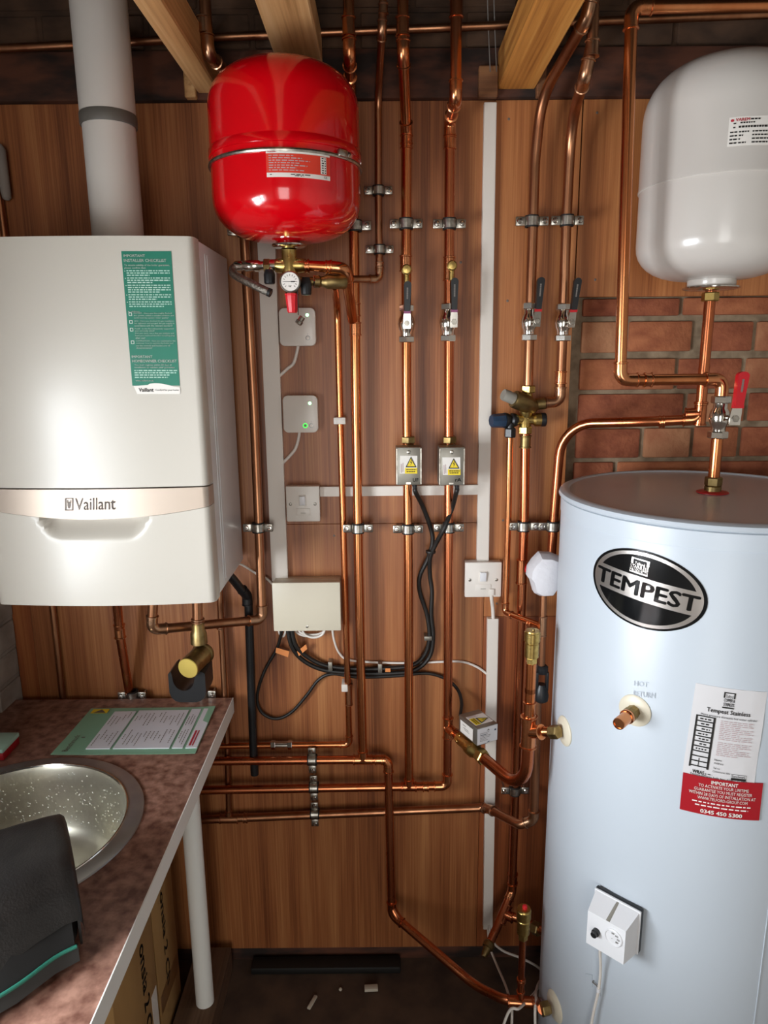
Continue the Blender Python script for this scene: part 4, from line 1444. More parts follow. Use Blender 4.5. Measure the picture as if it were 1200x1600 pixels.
# --- below the mixing valve, down to the cylinder's foot
p6c = pipe_run('copper_pipe', 'copper pipe from the mixing valve down past the white cover to the drain',
               A((821, 660), (819, 810), (813, 1000), (805, 1240), (800, 1392, -.05), (777, 1448, -.10), (763, 1478, -.14)), elbows=(4,), group='copper pipes', m='copper_red')
coupling(p6c, WY(821, 690, YW), L=.03, m='brass_dull'); coupling(p6c, WY(815, 893, YW), L=.062); coupling(p6c, WY(801, 1372, YW), L=.03, m='copper_red')
tb_ = WY(788, 1428, -.08)
tee(p6c, tb_, WY(777, 1448, -.10) - WY(800, 1392, -.05), (WY(846, 1455, -.14) - tb_) * .25, m='copper_red')
branch(p6c, [tb_, WY(812, 1436, -.10), WY(850, 1455, -.16)], bends={1: .03}, m='copper_red')
part('compression_nut', hexnut(WY(838, 1451, -.145), WY(850, 1455, -.16) - WY(812, 1436, -.10), .017, .022), 'brass_dull', p6c, smooth=20)
part('drain_cock', lathe(WY(766, 1472, -.135), WY(763, 1478, -.14) - WY(777, 1448, -.10), [(.012, 0), (.015, .004), (.015, .016), (.011, .018), (.009, .03), (.006, .04)], 16), 'brass_dull', p6c)
part('test_plug', lathe(WY(816, 888, YW) + V((.008, -.004, 0)), (1, -.4, 0), [(.0095, 0), (.0095, .012), (.008, .014)], 18), 'redcap', p6c, label='red plastic plug')
# --- thin discharge pipe
p8 = pipe_run('copper_pipe', 'thin copper discharge pipe from the blue relief valve, elbowed right at its foot',
              A((797, 672, -.06), (794, 805, -.045), (789, 957, -.045), (845, 978, -.155)), r=R15, elbows=(2,), group='copper pipes', m='copper')
coupling(p8, WY(829, 974, -.125), WY(845, 978, -.155) - WY(789, 957, -.045), L=.012, r=R15)
# --- upright with the tundish
p9 = pipe_run('copper_pipe', 'short thin copper pipe hanging from the white cover to the black tundish',
              A((850, 905, -.155), (846, 1042, -.155)), r=R15, group='copper pipes', m='copper_old')
coupling(p9, WY(848, 978, -.155), L=.05, r=R15, m='copper_oldfit')
# --- pipe from the roof over the cylinder to the red lever valve
CX, CYy = CC
q1 = WY(969, 594, CYy); q2 = WY(1111, 592, CYy)
q3 = V((CX + .006, CYy, CZ))
pa = pipe_run('copper_pipe', 'copper pipe coming down beside the white vessel and across to the red lever valve',
              [WY(1300, 7, CYy), WY(987, 11, CYy), q1, V((CX + .006, CYy, q1.z)), V((CX + .006, CYy, CZ + .002))], elbows=(1, 2, 3), group='copper pipes', m='copper')
part('elbow_end', sleeve([q1 + V((.045, 0, 0)), q1 + V((.055, 0, 0)), q1 + V((.062, 0, 0))], R22), 'copper_fit', pa)
part('brass_nut', hexnut(q3 + V((0, 0, .022)), UPZ, .0165, .018), 'brass_dull', pa, smooth=20)
part('brass_collar', lathe(q3 + V((0, 0, .0)), UPZ, [(.016, 0), (.016, .012), (.012, .014)], 24), 'brass_dull', pa)
part('red_washer', lathe(q3 - V((0, 0, .0005)), UPZ, [(.030, 0), (.030, .0015), (.024, .003), (.017, .004)], 32), 'redlever', cy, label='red sealing ring')
zv = WY(1113, 652, CYy).z
vt = lever_valve((CX + .006, CYy, zv), 'nickel valve with a red upright lever on top of the cylinder', 'redlever', 'redlever', tilt=.05, L=.088, off=.014, wd=1.3)
# --- pipe from the white vessel, teed and swept left down to the wall
vx, vy = WC
zt2 = WY(1092, 655, vy).z
ql = WY(936, 660, -.10)
pb = pipe_run('copper_pipe', 'copper pipe from under the white vessel, swept left above the cylinder and down the wall',
              [V((vx, vy, wz0 - .02)), V((vx, vy, zt2)), WY(1010, 659, -.165), WY(878, 662, -.055), WY(866, 800, YW), WY(859, 905, YW)], elbows=(1,), bends={2: .3, 3: .085}, m='copper_red', group='copper pipes')
tee(pb, V((vx, vy, zt2 + .012)), UPZ, (V(WY(1010, 659, -.165)) - V((vx, vy, zt2))).normalized() * .03, L=.05, m='copper_red')
coupling(pb, WY(1034, 659, -.172), WY(1010, 659, -.165) - V((vx, vy, zt2)), L=.012, m='copper_fit')
part('brass_nut', hexnut((vx, vy, wz0 - .031), UPZ, .017, .018), 'brass', pb, smooth=20)
# --- long pipe under the roof
pr = pipe_run('copper_pipe', 'long straight copper pipe running under the roof across the whole wall',
              [WY(-60, 79, -.030), WY(368, 57, -.030), WY(1260, 20, -.030)], r=.0085, m='copper_old', group='copper pipes')
# --- pipes around the boiler foot
pg = pipe_run('copper_pipe', 'copper pipe dropping from the boiler foot behind the worktop, left of the brass strainer',
              A((181, 920, -.10), (187, 990, -.085), (203, 1088, -.022), (207, 1200, -.018)), m='copper_red', group='copper pipes')
pg2 = WY(187, 986, -.085); coupling(pg, pg2, L=.036)
pl_ = pipe_run('copper_pipe', 'thin copper pipe at the far left, grey foam on its upper end',
               A((-12, 225, -.015), (4, 345, -.015), (83, 958, -.015), (99, 1100, -.015), (108, 1180, -.015)), r=R15, m='copper_old', group='copper pipes')
part('foam_sleeve', sweep(A((-2, 228, -.02), (0, 234, -.022), (9, 300, -.022), (11, 310, -.022), (11.5, 313, -.022)), [.008, .0115, .0105, .009, .004], 18), 'foam', pl_, label='grey foam sleeve')
ps = pipe_run('copper_pipe', 'thin copper pipe at the boiler foot next to the black waste pipe',
              A((342, 900, -.028), (346, 985, -.027), (355, 1160, -.025), (358, 1279, -.025)), r=R15, m='copper_old', group='copper pipes')
coupling(ps, WY(344, 976, -.027), L=.025, r=R15, m='copper_oldfit')
# condensate pipe
cp = pipe_run('waste_pipe', 'black plastic waste pipe from the boiler corner down the wall', A((350, 890, -.10), (364, 905, -.075), (388, 935, -.035), (396, 1172, -.035), (398, 1210, -.035)), r=.0105,
              bends={1: .02, 2: .02}, m='black', mf='black', group=None)
part('elbow', sleeve(arc_at(A((364, 905, -.075), (386, 930, -.035), (396, 1172, -.035)), 1, .016, .02), .0105, k=1.2), 'black', cp)

# brass strainer with its black holder
a0_ = WY(309, 925, -.19)
st_ = thing('strainer', 'brass strainer with a yellow end cap in a black holder under the boiler', 'strainer', WY(300, 1088, -.19))
part('tail_pipe', cyl(WY(308, 925, -.19), WY(309, 975, -.19), .0115, n=18), 'copper_old', st_)
part('tail_bead', sleeve([WY(309, 966, -.19), WY(309, 969, -.19), WY(309, 972, -.19)], .0115), 'copper_oldfit', st_)
part('brass_neck', lathe(WY(309, 972, -.19), -UPZ, [(.010, 0), (.014, .006), (.014, .018), (.018, .026), (.019, .05)], 24), 'brass_dull', st_)
c0_ = WY(318, 1020, -.185); c1_ = WY(294, 1044, -.255)
ax = (c1_ - c0_).normalized()
part('body', lathe(c0_ - ax * .012, ax, [(.012, 0), (.024, .008), (.026, .012), (.026, .018), (.0235, .021), (.0235, (c1_ - c0_).length + .012)], 36), 'brass_dull', st_)
part('end_cap', lathe(c1_, ax, [(.0235, 0), (.0225, .002), (.001, .003)], 36), 'brass_face', st_, label='yellow end cap')
hp = MB()
cxh = WY(299, 1062, -.20); s_ = mpp(cxh)
U_ = []
for i in range(13):
    a = PI + PI * i / 12
    U_.append((-5 * s_ + .0245 * math.cos(a), .020 + .030 * math.sin(a)))
outl = [(-.041, .030), (-.041, -.014), (-.037, -.026), (-.028, -.035), (-.018, -.038), (.018, -.038), (.028, -.035), (.037, -.026), (.041, -.014), (.041, .030), (.036, .034), (.030, .036)] + [(x, z) for x, z in U_[::-1]] + [(-.034, .036)]
extrude2d(outl, lambda x, z: V((cxh.x + x, -.235, cxh.z + z)), lambda x, z: V((cxh.x + x, -.165, cxh.z + z)), hp)
part('holder', hp, 'black', st_, label='black plastic holder', smooth=30)

# ================================================================== pipe clips
clip0 = thing('pipe_clip', 'x', 'clip', (0, 0, 0), 'steel pipe clips')
mb = MB(); n = 24
for r0, r1, h, tgt in ((.0122, .0158, .0090, mb),):
    vs, fs = [], []
    for z in (-h, h):
        for r_ in (r0, r1):
            for j in range(n):
                a = 2 * PI * j / n; vs.append(V((r_ * math.cos(a), r_ * math.sin(a), z)))
    for j in range(n):
        k = (j + 1) % n
        fs += [(j, k, n + k, n + j), (2 * n + j, 3 * n + j, 3 * n + k, 2 * n + k), (n + j, n + k, 3 * n + k, 3 * n + j), (j, 2 * n + j, 2 * n + k, k)]
    tgt.add(vs, fs)
part('band', mb, 'zinc', clip0)
mb = MB(); vs, fs = [], []
for z in (-.0122, .0122):
    for r_ in (.0111, .0148):
        for j in range(n):
            a = 2 * PI * j / n; vs.append(V((r_ * math.cos(a), r_ * math.sin(a), z)))
for j in range(n):
    k = (j + 1) % n
    fs += [(j, k, n + k, n + j), (2 * n + j, 3 * n + j, 3 * n + k, 2 * n + k), (n + j, n + k, 3 * n + k, 3 * n + j), (j, 2 * n + j, 2 * n + k, k)]
mb.add(vs, fs)
part('rubber_liner', mb, 'rubber', clip0)
for sx in (-1, 1):
    part('tab', bbox((sx * .0255 - .0105, -.0060, -.0100), (sx * .0255 + .0105, .0005, .0100), bev=.0025), 'zinc', clip0)
    hd = part('screw', lathe((sx * .0275, -.0060, 0), (0, -1, 0), [(.0062, 0), (.0062, .0014), (.0045, .0030), (.001, .0033)], 16), 'chrome', clip0)
    part('screw_slot', box((sx * .0275, -.0091, 0), (.0075, .0012, .0018)), 'engrave', hd)
    part('shank', cyl((sx * .0262, .001, 0), (sx * .0262, .045, 0), .0026, n=10), 'zinc', clip0)


first = [True]


def clip(px, py, label, depth=YW, rot=0.0, s=1.0):
    p = WY(px, py, depth)
    if first[0]:
        first[0] = False
        clip0.location = p; clip0.rotation_euler = (0, rot, 0); clip0['label'] = label
        return clip0
    return dup(clip0, p, (0, rot, 0), s, label)


clip(554.5, 353, 'pipe clip touching the right underside of the red vessel')
clip(381, 361, 'pipe clip touching the left underside of the red vessel')
clip(634.5, 350, 'upper pipe clip on the pipe of the UF box')
clip(702, 350, 'upper pipe clip on the pipe of the second zone valve box')
clip(831, 346, 'upper pipe clip on the left of the two right-hand lever pipes')
clip(886, 345, 'upper pipe clip on the right of the two right-hand lever pipes')
clip(591, 298, 'upper of two small clips on the thin pipe beside the red vessel', -.036, 0, .86)
clip(593, 390, 'lower of two small clips on the thin pipe beside the red vessel', -.036, 0, .86)
clip(403.5, 824, 'pipe clip beside the boiler, left of the white trunking')
clip(559.5, 825, 'pipe clip on the riser below the light switch, leftmost of the middle row')
clip(637.5, 826, 'lower pipe clip on the pipe of the UF box')
clip(701, 824, 'lower pipe clip behind the crossing black cables')
clip(818, 822, 'pipe clip below the mixing valve, left of the cylinder')
clip(864, 822, 'pipe clip half hidden by the edge of the cylinder')
clip(488, 1187, 'topmost of three clips in a column on the low pipes', YW, PI / 2)
clip(490.5, 1230, 'middle of three clips in a column on the low pipes', YW, PI / 2)
clip(492, 1271, 'lowest of three clips in a column, on the dull brown pipe', -.025, PI / 2)
clip(804.5, 1234, 'pipe clip under the curved copper bend beside the cylinder')
clip(207, 1086, 'pipe clip just behind the worktop at the left pipe', -.026)
clip(316, 1084, 'pipe clip just behind the worktop under the brass strainer', -.03)
# plastic clip on the thin pipe
p = WY(531, 657, -.03)
single('plastic_clip', bbox(p - V((.014, .012, .008)), p + V((.014, .028, .008)), bev=.002), 'plastic', 'small white plastic clip on the thin pipe beside the lower receiver', 'clip')
p = WY(540, 1073, -.03)
single('plastic_clip', bbox(p - V((.010, .010, .010)), p + V((.006, .028, .010)), bev=.002), 'plastic', 'small white plastic clip low on the thin pipe under the black cables', 'clip')

# ================================================================== lever valves on the four risers
lever_valve(WY(635, 506, YW), 'nickel valve with black lever on the UF box pipe', tilt=.02, L=.088, lettering=True)
lever_valve(WY(700, 504, YW), 'nickel valve with black lever on the second zone valve pipe', tilt=.0, L=.092, off=.010)
lever_valve(WY(827, 503, YW), 'nickel valve with black lever, left of the right-hand pair', band='redlever', tilt=.05, L=.092, off=.010)
lever_valve(WY(880, 504, YW), 'nickel valve with black lever, right of the right-hand pair', band='redlever', tilt=.09, L=.092, off=.010)


def drain_point(px, py, t):
    p = WY(px, py, YW)
    part('drain_boss', cyl(p + V((0, -.008, 0)), p + V((0, -.03, 0)), .0075, n=16), 'brass', t)
    part('drain_plug', lathe(p + V((0, -.030, 0)), (0, -1, 0), [(.011, 0), (.011, .006), (.0085, .008), (.0085, .011), (.001, .0115)], 24), 'brass', t)
    part('drain_tail', cyl(p + V((0, -.026, -.006)), p + V((0, -.026, -.03)), .006, n=14), 'brass', t)


drain_point(634.5, 424, p4)
drain_point(704, 418, p5)

# ================================================================== zone valves
def warning(f, owner, mirror=False):
    wl_ = part('warning_label', sheet(f, nx=1, ny=1, w1=.0006), 'labwhite', owner, label='white warning label')
    o_ = MB(); strip_on(f, (.28, .68, 1.0, 1.0), .0011, o_); poly_on(f, [(.36, .60), (.90, .60), (.63, .10)], .0013, o_)
    part('yellow_field', o_, 'yellow', wl_)
    o_ = MB()
    tri = [(.32, .64), (.95, .64), (.63, .05)]; inn = [(.40, .585), (.87, .585), (.63, .145)]
    vs = [f(s, t, .0016) for s, t in tri + inn]
    o_.add(vs, [(0, 1, 4, 3), (1, 2, 5, 4), (2, 0, 3, 5)])
    poly_on(f, [(.66, .22), (.58, .38), (.64, .38), (.60, .55), (.70, .35), (.63, .35), (.69, .24)], .0018, o_)
    words_on(f, .36, .94, .75, .05, .0015, o_, 1, rn, .08, .14); words_on(f, .38, .9, .86, .05, .0015, o_, 1, rn, .08, .14)
    part('warning_sign', o_, 'ink', wl_)
    o_ = MB()
    strip_on(f, (.05, .45, .10, .95), .0012, o_); strip_on(f, (.15, .4, .19, .9), .0012, o_)
    part('small_print', o_, 'inkpink', wl_)


def zone_valve(px0, px1, py0, py1, label, lab_px, mark, mark_px, pipe_px):
    yf, yb = -.106, -.060
    a = WY(px0, py0, yf); b = WY(px1, py1, yf)
    c = WY(*pipe_px, YW)
    t = thing('zone_valve', label, 'zone valve', (c.x, YW, b.z), 'zone valve actuators')
    part('valve_body', lathe((c.x, YW, b.z + .004), UPZ, [(.0125, 0), (.016, .006), (.016, a.z - b.z - .01), (.0125, a.z - b.z - .004)], 20), 'brass_dull', t)
    part('compression_nut', hexnut((c.x, YW, a.z + .010), UPZ, .0168, .016), 'brass_dull', t, smooth=20)
    bx_ = part('actuator_box', bbox((a.x, yf, b.z), (b.x, yb, a.z), bev=.0025), 'zincdull', t)
    for x in (a.x + .002, b.x - .002):
        part('folded_edge', bbox((x - .002, yf - .0012, b.z + .002), (x + .002, yf + .004, a.z - .002), bev=.0008, seg=1), 'zinc', bx_)
    f = quad_patch(*[WY(x, y, yf - .0001) for x, y in lab_px], (0, -1, 0))
    warning(f, bx_)
    f = quad_patch(*[WY(x, y, yf - .0001) for x, y in mark_px], (0, -1, 0))
    part('handwriting', text_on(f, mark, (0, 0, 1, 1), .0006, None, .02), 'ink', bx_)
    part('slot', bbox(((a.x + b.x) / 2 - .006, yf - .0006, b.z + .003), ((a.x + b.x) / 2 + .004, yf + .001, b.z + .0065)), 'chrome', bx_)
    part('screw', lathe(((a.x + b.x) / 2, yf, a.z - .011), (0, -1, 0), [(.0045, 0), (.0045, .0008), (.003, .0016), (.001, .0018)], 14), 'zinc', bx_)
    part('gland', cyl((b.x - .016, (yf + yb) / 2, b.z + .001), (b.x - .014, (yf + yb) / 2, b.z - .014), .0065, .0045, n=14), 'black', t)
    return V((b.x - .0145, (yf + yb) / 2, b.z - .012))


G1 = zone_valve(618.5, 659, 699, 758, 'grey zone valve box hand-marked UF on the first pipe', [(625, 712), (652, 712), (652, 740), (625, 740)], 'UF', [(645, 747), (654, 747), (654, 753), (645, 753)], (638, 728))
G2 = zone_valve(686, 726, 699, 758.5, 'grey zone valve box right of the UF box', [(691, 714.5), (719, 714.5), (719.5, 742), (692, 742)], 'rA', [(711, 747), (721, 747), (721, 752.5), (711, 752.5)], (702, 728))

# third valve, standing out from the wall beside the cylinder
T3 = WY(826, 1143, -.33)
W5 = V((Z5.x, YW, Z5.z))
K3 = V((T3.x, T3.y, W5.z))
d3 = (K3 - W5).normalized(); s3 = d3.cross(UPZ).normalized()
if s3.x < 0: s3 = -s3
tee(p5, W5, UPZ, d3 * .036, L=.058, m='copper_fit')
zv3 = thing('zone_valve', 'zone valve standing out from the wall with printed silver labels', 'zone valve', W5 + d3 * .12, 'zone valve actuators')
vb0 = W5 + d3 * .060; vb1 = W5 + d3 * .150
part('valve_body', lathe(vb0, d3, [(.013, 0), (.016, .004), (.016, .03), (.020, .04), (.020, .06), (.016, .07), (.014, .09)], 24), 'brass', zv3)
part('compression_nut', hexnut(vb1, d3, .0185, .022), 'brass', zv3, smooth=20)
part('compression_nut', hexnut(vb0, d3, .017, .016), 'brass', zv3, smooth=20)
Rz = Matrix((d3, s3, UPZ)).transposed()
zb0, zb1 = .772, .817
tl_ = WZ(716, 1115, zb1); fl_ = WZ(744, 1138, zb1); fr_ = WZ(779, 1131, zb1); bl_ = tl_ + (fr_ - fl_)
cen = (tl_ + fr_) / 2; L3 = (fl_ - tl_).length; W3 = (fr_ - fl_).dot(s3)
bx3 = part('actuator_box', box(V((cen.x, cen.y, (zb0 + zb1) / 2)), (L3, W3, zb1 - zb0), R=Rz, bev=.002), 'zincdull', zv3)
part('box_foot', box(V((cen.x, cen.y, zb0 - .006)), (.04, .034, .016), R=Rz), 'zincdull', zv3)


def b3(a, b, z):
    return V((cen.x, cen.y, 0)) + d3 * a + s3 * b + UPZ * z


h3, l3, w3 = zb1, L3 / 2, W3 / 2
ff3 = quad_patch(b3(l3, -w3 + .001, zb1 - .002), b3(l3, w3 - .001, zb1 - .002), b3(l3, w3 - .001, zb0 + .002), b3(l3, -w3 + .001, zb0 + .002), d3)
fl3 = part('rating_label', sheet(ff3, nx=1, ny=1, w1=.0006), 'labgrey', bx3)
o_ = MB()
for i in range(6):
    words_on(ff3, .12, .75, .30 + i * .095, .035, .0012, o_, (.7, .6, .85, .8, .5, .6)[i], rn)
poly_on(ff3, [(.46, .22), (.60, .22), (.53, .10)], .0012, o_); part('small_print', o_, 'inkgrey', fl3)
o_ = MB(); strip_on(ff3, (.84, .24, .92, .34), .0012, o_); strip_on(ff3, (.16, .42, .42, .45), .0012, o_); poly_on(ff3, ring_pts(.55, .94, .06, .025, 14), .0012, o_); part('black_print', o_, 'blue', fl3)
ft3 = quad_patch(b3(-l3 + .022, -w3 + .006, zb1), b3(-l3 + .022, w3 - .004, zb1), b3(l3 - .014, w3 - .004, zb1), b3(l3 - .014, -w3 + .006, zb1), UPZ)
warning(quad_patch(ft3(1, 0), ft3(1, 1), ft3(0, 1), ft3(0, 0), UPZ), bx3)
fs3 = quad_patch(b3(-l3 + .008, -w3, zb1 - .010), b3(l3 - .018, -w3, zb1 - .010), b3(l3 - .018, -w3, zb0 + .004), b3(-l3 + .008, -w3, zb0 + .004), -s3)
sl3 = part('side_label', sheet(fs3, nx=1, ny=1, w1=.0006), 'labwhite', bx3)
o_ = MB(); words_on(fs3, .2, .45, .2, .06, .0012, o_, 1, rn); words_on(fs3, .25, .7, .42, .05, .0012, o_, 1, rn); words_on(fs3, .35, .75, .55, .05, .0012, o_, 1, rn); part('small_print', o_, 'inkgrey', sl3)
# copper from the valve round to the tee at the cylinder
pc = pipe_run('copper_pipe', 'curved copper pipe from the printed zone valve round to the upper cylinder flange',
              [W5 + d3 * .155, K3, T3 + UPZ * .03], r=.0132, bends={1: .085}, group='copper pipes', m='copper_red')
fp1, fn1, _ = F1
b1 = (fp1 + fn1 * .03) - T3
tee(pc, T3, UPZ, b1.normalized() * .036, L=.072, r=.0145, m='copper_fit', rb=.0125)
branch(p5, [W5 + d3 * .03, W5 + d3 * .07], m='copper_red')
branch(pc, [T3, T3 + UPZ * .10], m='copper')
branch(pc, [T3, fp1 + fn1 * .012], m='copper')
part('compression_nut', hexnut(fp1 + fn1 * .022, b1, .0145, .022), 'brass_dull', pc, smooth=20)
coupling(pc, T3 + UPZ * .052, L=.034)
zv0 = WY(829, 1037, -.33).z; zv1 = WY(830, 985, -.33).z
branch(pc, [T3 + UPZ * .09, V((T3.x, T3.y, zv0 + .002))], m='copper')
air_vent(T3.x, T3.y, zv0, zv1, 'brass air vent on top of the upright pipe beside the badge')

# ================================================================== mixing valve group
mv = thing('mixing_valve', 'brass mixing valve group with a blue relief knob on its left', 'valve', WY(821, 690, YW))
part('nut', hexnut(WY(825, 608, YW), UPZ, .017, .017), 'brass', mv, smooth=20)
part('nut', hexnut(WY(820, 672, YW), UPZ, .017, .017), 'brass', mv, smooth=20)
part('body', lathe(WY(825, 614, YW), WY(820, 668, YW) - WY(825, 614, YW), [(.010, 0), (.012, .01), (.017, .018), (.019, .034), (.016, .046), (.011, .056), (.013, .066), (.014, .078)], 28), 'brass', mv)
a_ = WY(838, 638, YW); b_ = WY(800, 622, YW - .02)
axv = (b_ - a_).normalized()
part('pressure_chamber', lathe(a_, axv, [(.010, 0), (.017, .008), (.0185, .02), (.0205, .024), (.0205, .060), (.019, .064)], 32), 'brass_dull', mv)
part('grey_cap', lathe(a_ + axv * .063, axv, [(.0135, 0), (.0135, .026), (.012, .030)], 28), 'grey', mv, label='grey plastic cap')
part('side_union', cyl(WY(834, 632, YW), WY(851, 630, YW), .0135, n=20), 'brass_dull', mv)
c_ = WY(822, 656, YW)
part('cross_arm', lathe(c_ + V((-.034, 0, 0)), (1, 0, 0), [(.0145, 0), (.0145, .012), (.011, .018), (.011, .05), (.0155, .055), (.0155, .07)], 24), 'brass', mv)
part('black_cap', lathe(c_ + V((.034, 0, 0)), (1, 0, 0), [(.016, 0), (.016, .010), (.014, .012)], 20), 'black', mv, label='black plastic cap')
k_ = WY(797, 657, -.06)
part('relief_body', lathe(k_ + V((.018, .012, 0)), (-1, -.3, 0), [(.012, 0), (.015, .004), (.0165, .008), (.0165, .014), (.013, .018), (.0165, .024), (.018, .028), (.018, .033)], 24), 'black', mv)
part('relief_knob', lathe(k_ + V((-.012, .003, 0)), (-1, -.3, 0), [(.016, 0), (.0172, .004), (.0150, .030), (.0135, .034)], 8), 'blue', mv, smooth=20, label='blue faceted knob')
part('outlet_nut', hexnut(WY(797, 676, -.06), UPZ, .0135, .022), 'black', mv, smooth=20)
part('outlet_stem', cyl(WY(797, 661, -.06), WY(797, 675, -.06), .009, n=14), 'black', mv)

# white moulded cover beside the cylinder
lp = WY(849, 897, -.14)
mb = MB()
s_ = mpp(lp)
prof2 = [(-8, 35), (10, 34), (24, 28), (26, 5), (24, -18), (14, -33), (-4, -34), (-15, -28), (-21, -8), (-26, -2), (-25, 12), (-18, 24)]
rings = []
for yy, k in ((-.036, .55), (-.030, .85), (-.012, 1.0), (.012, 1.0), (.026, .86), (.032, .5)):
    rings.append([lp + V((x * s_ * k, yy, z * s_ * k)) for x, z in prof2])
n = len(prof2); vs = [p for r_ in rings for p in r_]
fs = [tuple(range(n))] + [tuple(range((len(rings) - 1) * n, len(rings) * n))[::-1]]
for i in range(len(rings) - 1):
    for j in range(n):
        fs.append((i * n + j, i * n + (j + 1) % n, (i + 1) * n + (j + 1) % n, (i + 1) * n + j))
mb.add(vs, fs)
single('valve_cover', mb, 'paper', 'white moulded cover on the pipes left of the cylinder badge', 'cover', smooth=32)
# tundish
tq = WY(846, 1070, -.155)
td = thing('tundish', 'black plastic tundish between the upright pipes beside the cylinder', 'tundish', tq - UPZ * .04)
part('inlet', lathe(tq + UPZ * .030, UPZ, [(.012, 0), (.014, .006), (.014, .016), (.010, .02)], 20), 'black', td)
part('outlet', lathe(tq - UPZ * .042, UPZ, [(.012, 0), (.017, .004), (.018, .016), (.0145, .034), (.010, .044)], 24), 'black', td)
for sx in (-1, 1):
    part('bridge', bbox((tq.x + sx * .012 - .003, tq.y - .008, tq.z - .012), (tq.x + sx * .012 + .003, tq.y + .008, tq.z + .034), bev=.001), 'black', td)

# ================================================================== filling manifold under the red vessel
MX, MY = RC
zf = rz0 - .014
mf_ = thing('filling_manifold', 'brass manifold with pressure gauge and red relief cap under the red vessel', 'manifold', (MX, MY, WY(456, 487, MY).z))
zc1 = WY(452, 415, MY).z
part('body', lathe((MX, MY, zc1 - .02), UPZ, [(.012, 0), (.016, .004), (.017, .028), (.0155, .034), (.0155, zf - zc1 + .019)], 24), 'brass', mf_)
part('cross_body', lathe((MX - .03, MY, zc1), (1, 0, 0), [(.012, 0), (.0145, .006), (.0145, .05), (.0125, .06)], 24), 'brass', mf_)
gz = WY(453, 440, MY - .045)
part('gauge_stem', cyl((MX, MY, gz.z), (gz.x, MY - .035, gz.z), .009, n=16), 'brass_dull', mf_)
gg = part('gauge', lathe(gz + V((0, .022, 0)), (0, -1, 0), [(.012, 0), (.0195, .004), (.0205, .008), (.0205, .022), (.0185, .0235), (.018, .021), (.001, .021)], 40), 'zinc', mf_)
gf = quad_patch(gz + V((-.018, .0008, .018)), gz + V((.018, .0008, .018)), gz + V((.018, .0008, -.018)), gz + V((-.018, .0008, -.018)), (0, -1, 0))
o_ = MB(); poly_on(gf, ring_pts(.5, .5, .49, .49, 36), .0004, o_); part('dial_face', o_, 'labwhite', gg)
o_ = MB()
for i in range(13):
    a = math.radians(225 - i * 22.5)
    c_, s__ = math.cos(a), -math.sin(a)
    px_, py_ = -s__, c_
    q_ = [(.5 + .30 * c_ - .012 * px_, .5 + .30 * s__ - .012 * py_), (.5 + .30 * c_ + .012 * px_, .5 + .30 * s__ + .012 * py_), (.5 + .40 * c_ + .012 * px_, .5 + .40 * s__ + .012 * py_), (.5 + .40 * c_ - .012 * px_, .5 + .40 * s__ - .012 * py_)]
    poly_on(gf, q_, .0010, o_)
strip_on(gf, (.17, .485, .78, .515), .0012, o_); strip_on(gf, (.55, .47, .78, .53), .0013, o_); text_on(gf, 'bar', (.42, .68, .58, .78), .001, o_)
part('dial_marks', o_, 'ink', gg)
rc = WY(456, 459, MY - .02)
part('relief_neck', lathe(rc + UPZ * .02, -UPZ, [(.012, 0), (.012, .018), (.0135, .02), (.0135, .023)], 20), 'brass_dull', mf_)
part('relief_cap', lathe(rc, -UPZ, [(.0145, 0), (.0145, .003), (.0135, .004), (.0105, .034), (.009, .037), (.001, .037)], 10), 'redcap', mf_, smooth=25, label='red fluted cap')
# left arm: nickel valve with black knob
la = WY(405, 415, MY)
part('left_valve', lathe((MX - .028, MY, zc1), (-1, 0, 0), [(.0125, 0), (.0125, .012), (.009, .016), (.009, .030), (.0115, .034), (.0115, .060), (.009, .064), (.009, .078)], 20), 'chrome', mf_)
part('left_nut', hexnut((MX - .045, MY, zc1), (1, 0, 0), .0145, .014), 'brass_dull', mf_, smooth=20)
lk = WY(421, 431, MY - .022)
part('knob_stem', cyl((lk.x, MY, zc1), (lk.x, MY - .022, lk.z), .006, n=12), 'chrome', mf_)
part('knob', lathe(lk + UPZ * .006, -UPZ, [(.008, -.006), (.0105, 0), (.0115, .004), (.011, .02), (.009, .022)], 12), 'black', mf_, smooth=25, label='black knob')
rk = WY(478, 440, MY - .02)
part('right_valve', lathe(V((MX + .012, MY - .006, rk.z + .002)), (1, .2, 0), [(.009, 0), (.009, .035), (.0125, .038), (.0125, .048), (.0095, .052), (.0125, .06), (.0145, .064), (.0145, .10), (.011, .105)], 20), 'brass_dull', mf_)
part('right_nut', hexnut(V((MX + .052, MY + .003, rk.z + .002)), (1, .2, 0), .0135, .012), 'chrome', mf_, smooth=20)
part('knob', lathe(rk + UPZ * -.002, -UPZ, [(.008, -.01), (.0105, 0), (.0115, .004), (.0105, .022), (.009, .024)], 12), 'black', mf_, smooth=25, label='black knob')
# copper from the manifold to the riser
pm = pipe_run('copper_pipe', 'short copper pipe from the manifold elbowed down to the riser behind',
              [V((MX + .02, MY, zc1)), WY(540, 419, MY), WY(551, 500, -.055)], elbows=(1,), group='copper pipes', m='copper')
coupling(pm, WY(514, 417, MY), (1, 0, 0), L=.014); coupling(pm, WY(480, 416, MY), (1, 0, 0), L=.01)
